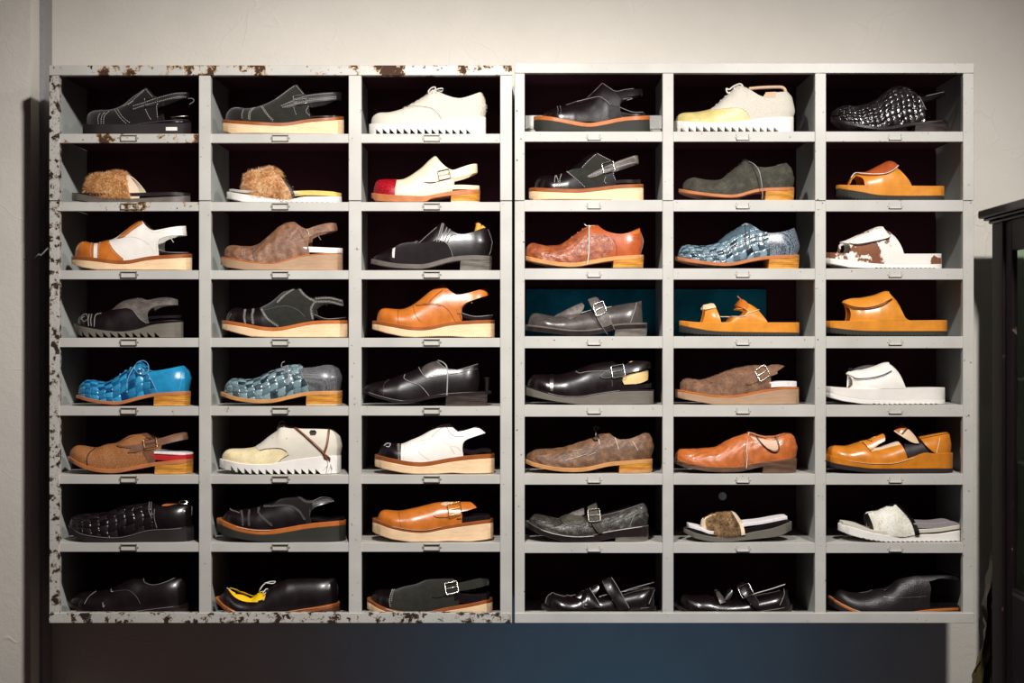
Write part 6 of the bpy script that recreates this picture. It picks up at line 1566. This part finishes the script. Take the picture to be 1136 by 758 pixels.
    s.patch('loose_strap', M['bleather'], [(625,262),(690,228),(740,310),(838,475),(760,500),(690,390),(680,365)], last=S2, th=.003, far=False, lift=.002)
    s.line([(690,232),(740,312),(836,472)], M['st_g'], 'strap_edge', r=.0008, lift=.003, last=S2); s.line([(628,265),(650,320),(682,368)], M['st_d'], 'strap_edge', r=.0006, lift=.003, last=S2)
    s.line([(770,348),(900,308),(1030,272)], M['st_g'], 'collar_edge', r=.0012, last=s.mk_last(ridge=[(600,260),(1050,225)], W=.045)); s.line([(600,388),(670,374)], M['st_w'], 'collar_edge', r=.0009)
    s.line([(790,372),(900,340),(1025,318),(1030,340),(990,440)], M['st_g'], r=.0007); s.line([(235,358),(195,385),(180,440)], M['st_g'], r=.0006); s.line([(240,362),(330,385),(420,382)], M['st_g'], r=.0006)
    s.line([(155,445),(190,480),(290,505)], M['st_g'], 'welt_edge', r=.0008, last=s.mk_last(W=.05)); s.line([(925,474),(1030,464)], M['st_g'], 'welt_edge', r=.0006, last=s.mk_last(W=.05))
    s.done()
    s = Shoe(7, 4, 'glossy black strap loafer with small silver buckle, bottom row beside the central right upright', 'shoe', 16, 950,
        [(24,432),(100,485),(200,515),(360,530),(520,525),(700,500),(860,475),(945,452)], [(70,440),(85,370),(180,375),(280,370),(350,390),(440,400),(560,400)], back=[(935,460),(905,290)], kind='buckled_loafer', W=.048, peak_drop=-90)
    s.layer('sole', M['weltk'], h=26); s.heel(M['stackk'], 700)
    s.patch('upper', M['bgloss'], [(40,480),(75,370),(120,362),(200,372),(280,368),(350,385),(440,400),(540,385),(620,385),(700,370),(800,340),(900,285),(940,290),(950,520),(400,570)])
    s.patch('vamp_side', M['bgloss'], [(120,420),(160,415),(260,462),(360,465),(480,400),(545,388),(550,410),(500,455),(370,498),(280,490),(180,455)], lift=.0012)
    s.patch('penny_strap', M['gsheen'], [(345,345),(365,340),(400,380),(425,430),(380,440),(360,390)], last=s.mk_last(ridge=[(300,380),(350,340),(400,350),(500,420)], W=.046), lift=.002)
    S2 = s.mk_last(ridge=[(500,300),(560,275),(600,290),(720,430)], W=.052)
    s.patch('strap', M['bleather'], [(505,300),(560,272),(600,290),(640,350),(690,440),(680,480),(640,470),(590,400),(540,350)], last=S2, th=.003, far=False, lift=.002)
    s.buckle((580,342), 42, 42, -25, M['metal'], last=S2, lift=.005)
    s.line([(600,395),(650,362),(780,325),(890,288)], M['st_w'], 'collar_edge', r=.0012, last=s.mk_last(ridge=[(500,280),(950,240)], W=.045)); s.line([(650,380),(760,360),(860,345)], M['st_d'], r=.0006)
    s.line([(885,320),(885,370),(850,450)], M['st_g'], r=.0008); s.line([(28,435),(100,487),(180,512)], M['st_g'], 'welt_edge', r=.0007, last=s.mk_last(W=.05)); s.line([(700,498),(860,474),(940,452)], M['st_g'], 'welt_edge', r=.0007, last=s.mk_last(W=.05))
    T = s.mk_last(ridge=[(380,400),(430,345),(470,310),(485,330)], W=.022); s.patch('tongue', M['bgloss'], [(420,410),(440,345),(462,312),(480,340),(475,380),(455,410)], last=T, th=.003)
    s.line([(645,375),(690,445)], M['st_d'], 'strap_edge', r=.0006, lift=.003, last=S2)
    s.done()
    s = Shoe(7, 5, 'dark grained slingback with orange sole edge, deep in shadow at the bottom right', 'shoe', 30, 1085,
        [(40,380),(120,430),(220,480),(320,510),(450,530),(600,520),(800,490),(1080,470)], [(75,390),(100,345),(140,332),(200,350),(300,355),(420,325),(500,310),(580,240),(700,195)], back=[(1065,480),(1065,205)], kind='slingback_clog', W=.049, peak_drop=-20)
    s.layer('welt', M['welto'], h=20); s.layer('outsole', M['crepeb'], bot=[(40,450),(200,530),(350,556),(1085,556)], smooth=False)
    s.insole(M['insb'], [(780,480),(1060,460)], 20, 760, 1065, .93)
    s.patch('upper', M['bpebble'], [(45,430),(95,335),(140,320),(200,335),(300,342),(420,312),(500,295),(580,225),(700,180),(780,200),(850,300),(830,400),(840,520),(450,570)])
    s.patch('heel_strap', M['bleather'], [(760,190),(850,175),(920,178),(1070,210),(1075,260),(920,235),(850,260),(770,280)], lift=.001)
    s.line([(855,182),(920,188),(1065,218)], M['st_g'], 'strap_edge', r=.0011, lift=.003); s.line([(590,232),(640,210),(710,193)], M['st_g'], 'collar_edge', r=.0008, lift=.001); s.line([(280,358),(380,335)], M['st_d'], r=.0006)
    s.lace([(440,325,-.01),(480,340),(510,310,-.012)], M['lc_k'], .0014); s.dots([(470,385),(530,395)], M['st_w'], 12, .0014, 'eyelets'); s.line([(560,392),(700,388),(800,380)], M['st_d'], r=.0006)
    s.line([(45,378),(120,428),(220,478),(300,505)], M['liningp'], 'welt_stitching', r=.0010, last=s.mk_last(W=.052))
    s.done()
R5(); R6(); R7(); R8()

# grey card box behind the glossy black clog of the top row
bx0 = (580 + 16/7.1 - CX)*K*(DIST+.13)/DIST; bx1 = (580 + 1098/7.1 - CX)*K*(DIST+.13)/DIST; bz = floor_z(0, 3); bt = wz(76 + 370/7.1, .13)
r_ = empty('shoe_box', ((bx0+bx1)/2, .19, bz)); tag(r_, 'low pale grey card box lying behind the glossy black clog in the top row', 'box')
h_ = bt - bz; hw = (bx1-bx0)/2
MB().box(-hw+.003, hw-.003, -.057, .057, 0, h_-.004, .001).build('box_base', plain('grey_card', lin(196, 194, 190), .7), r_, 0)
mb = MB(); mb.box(-hw+.001, hw-.001, -.060, -.0575, h_*.42, h_, .0006); mb.box(-hw+.001, hw-.001, .0575, .060, h_*.42, h_, .0006); mb.box(-hw+.001, hw-.001, -.0575, .0575, h_-.003, h_, .0006)
mb.build('box_lid', plain('pale_grey_card', lin(206, 204, 200), .65), r_, 0)
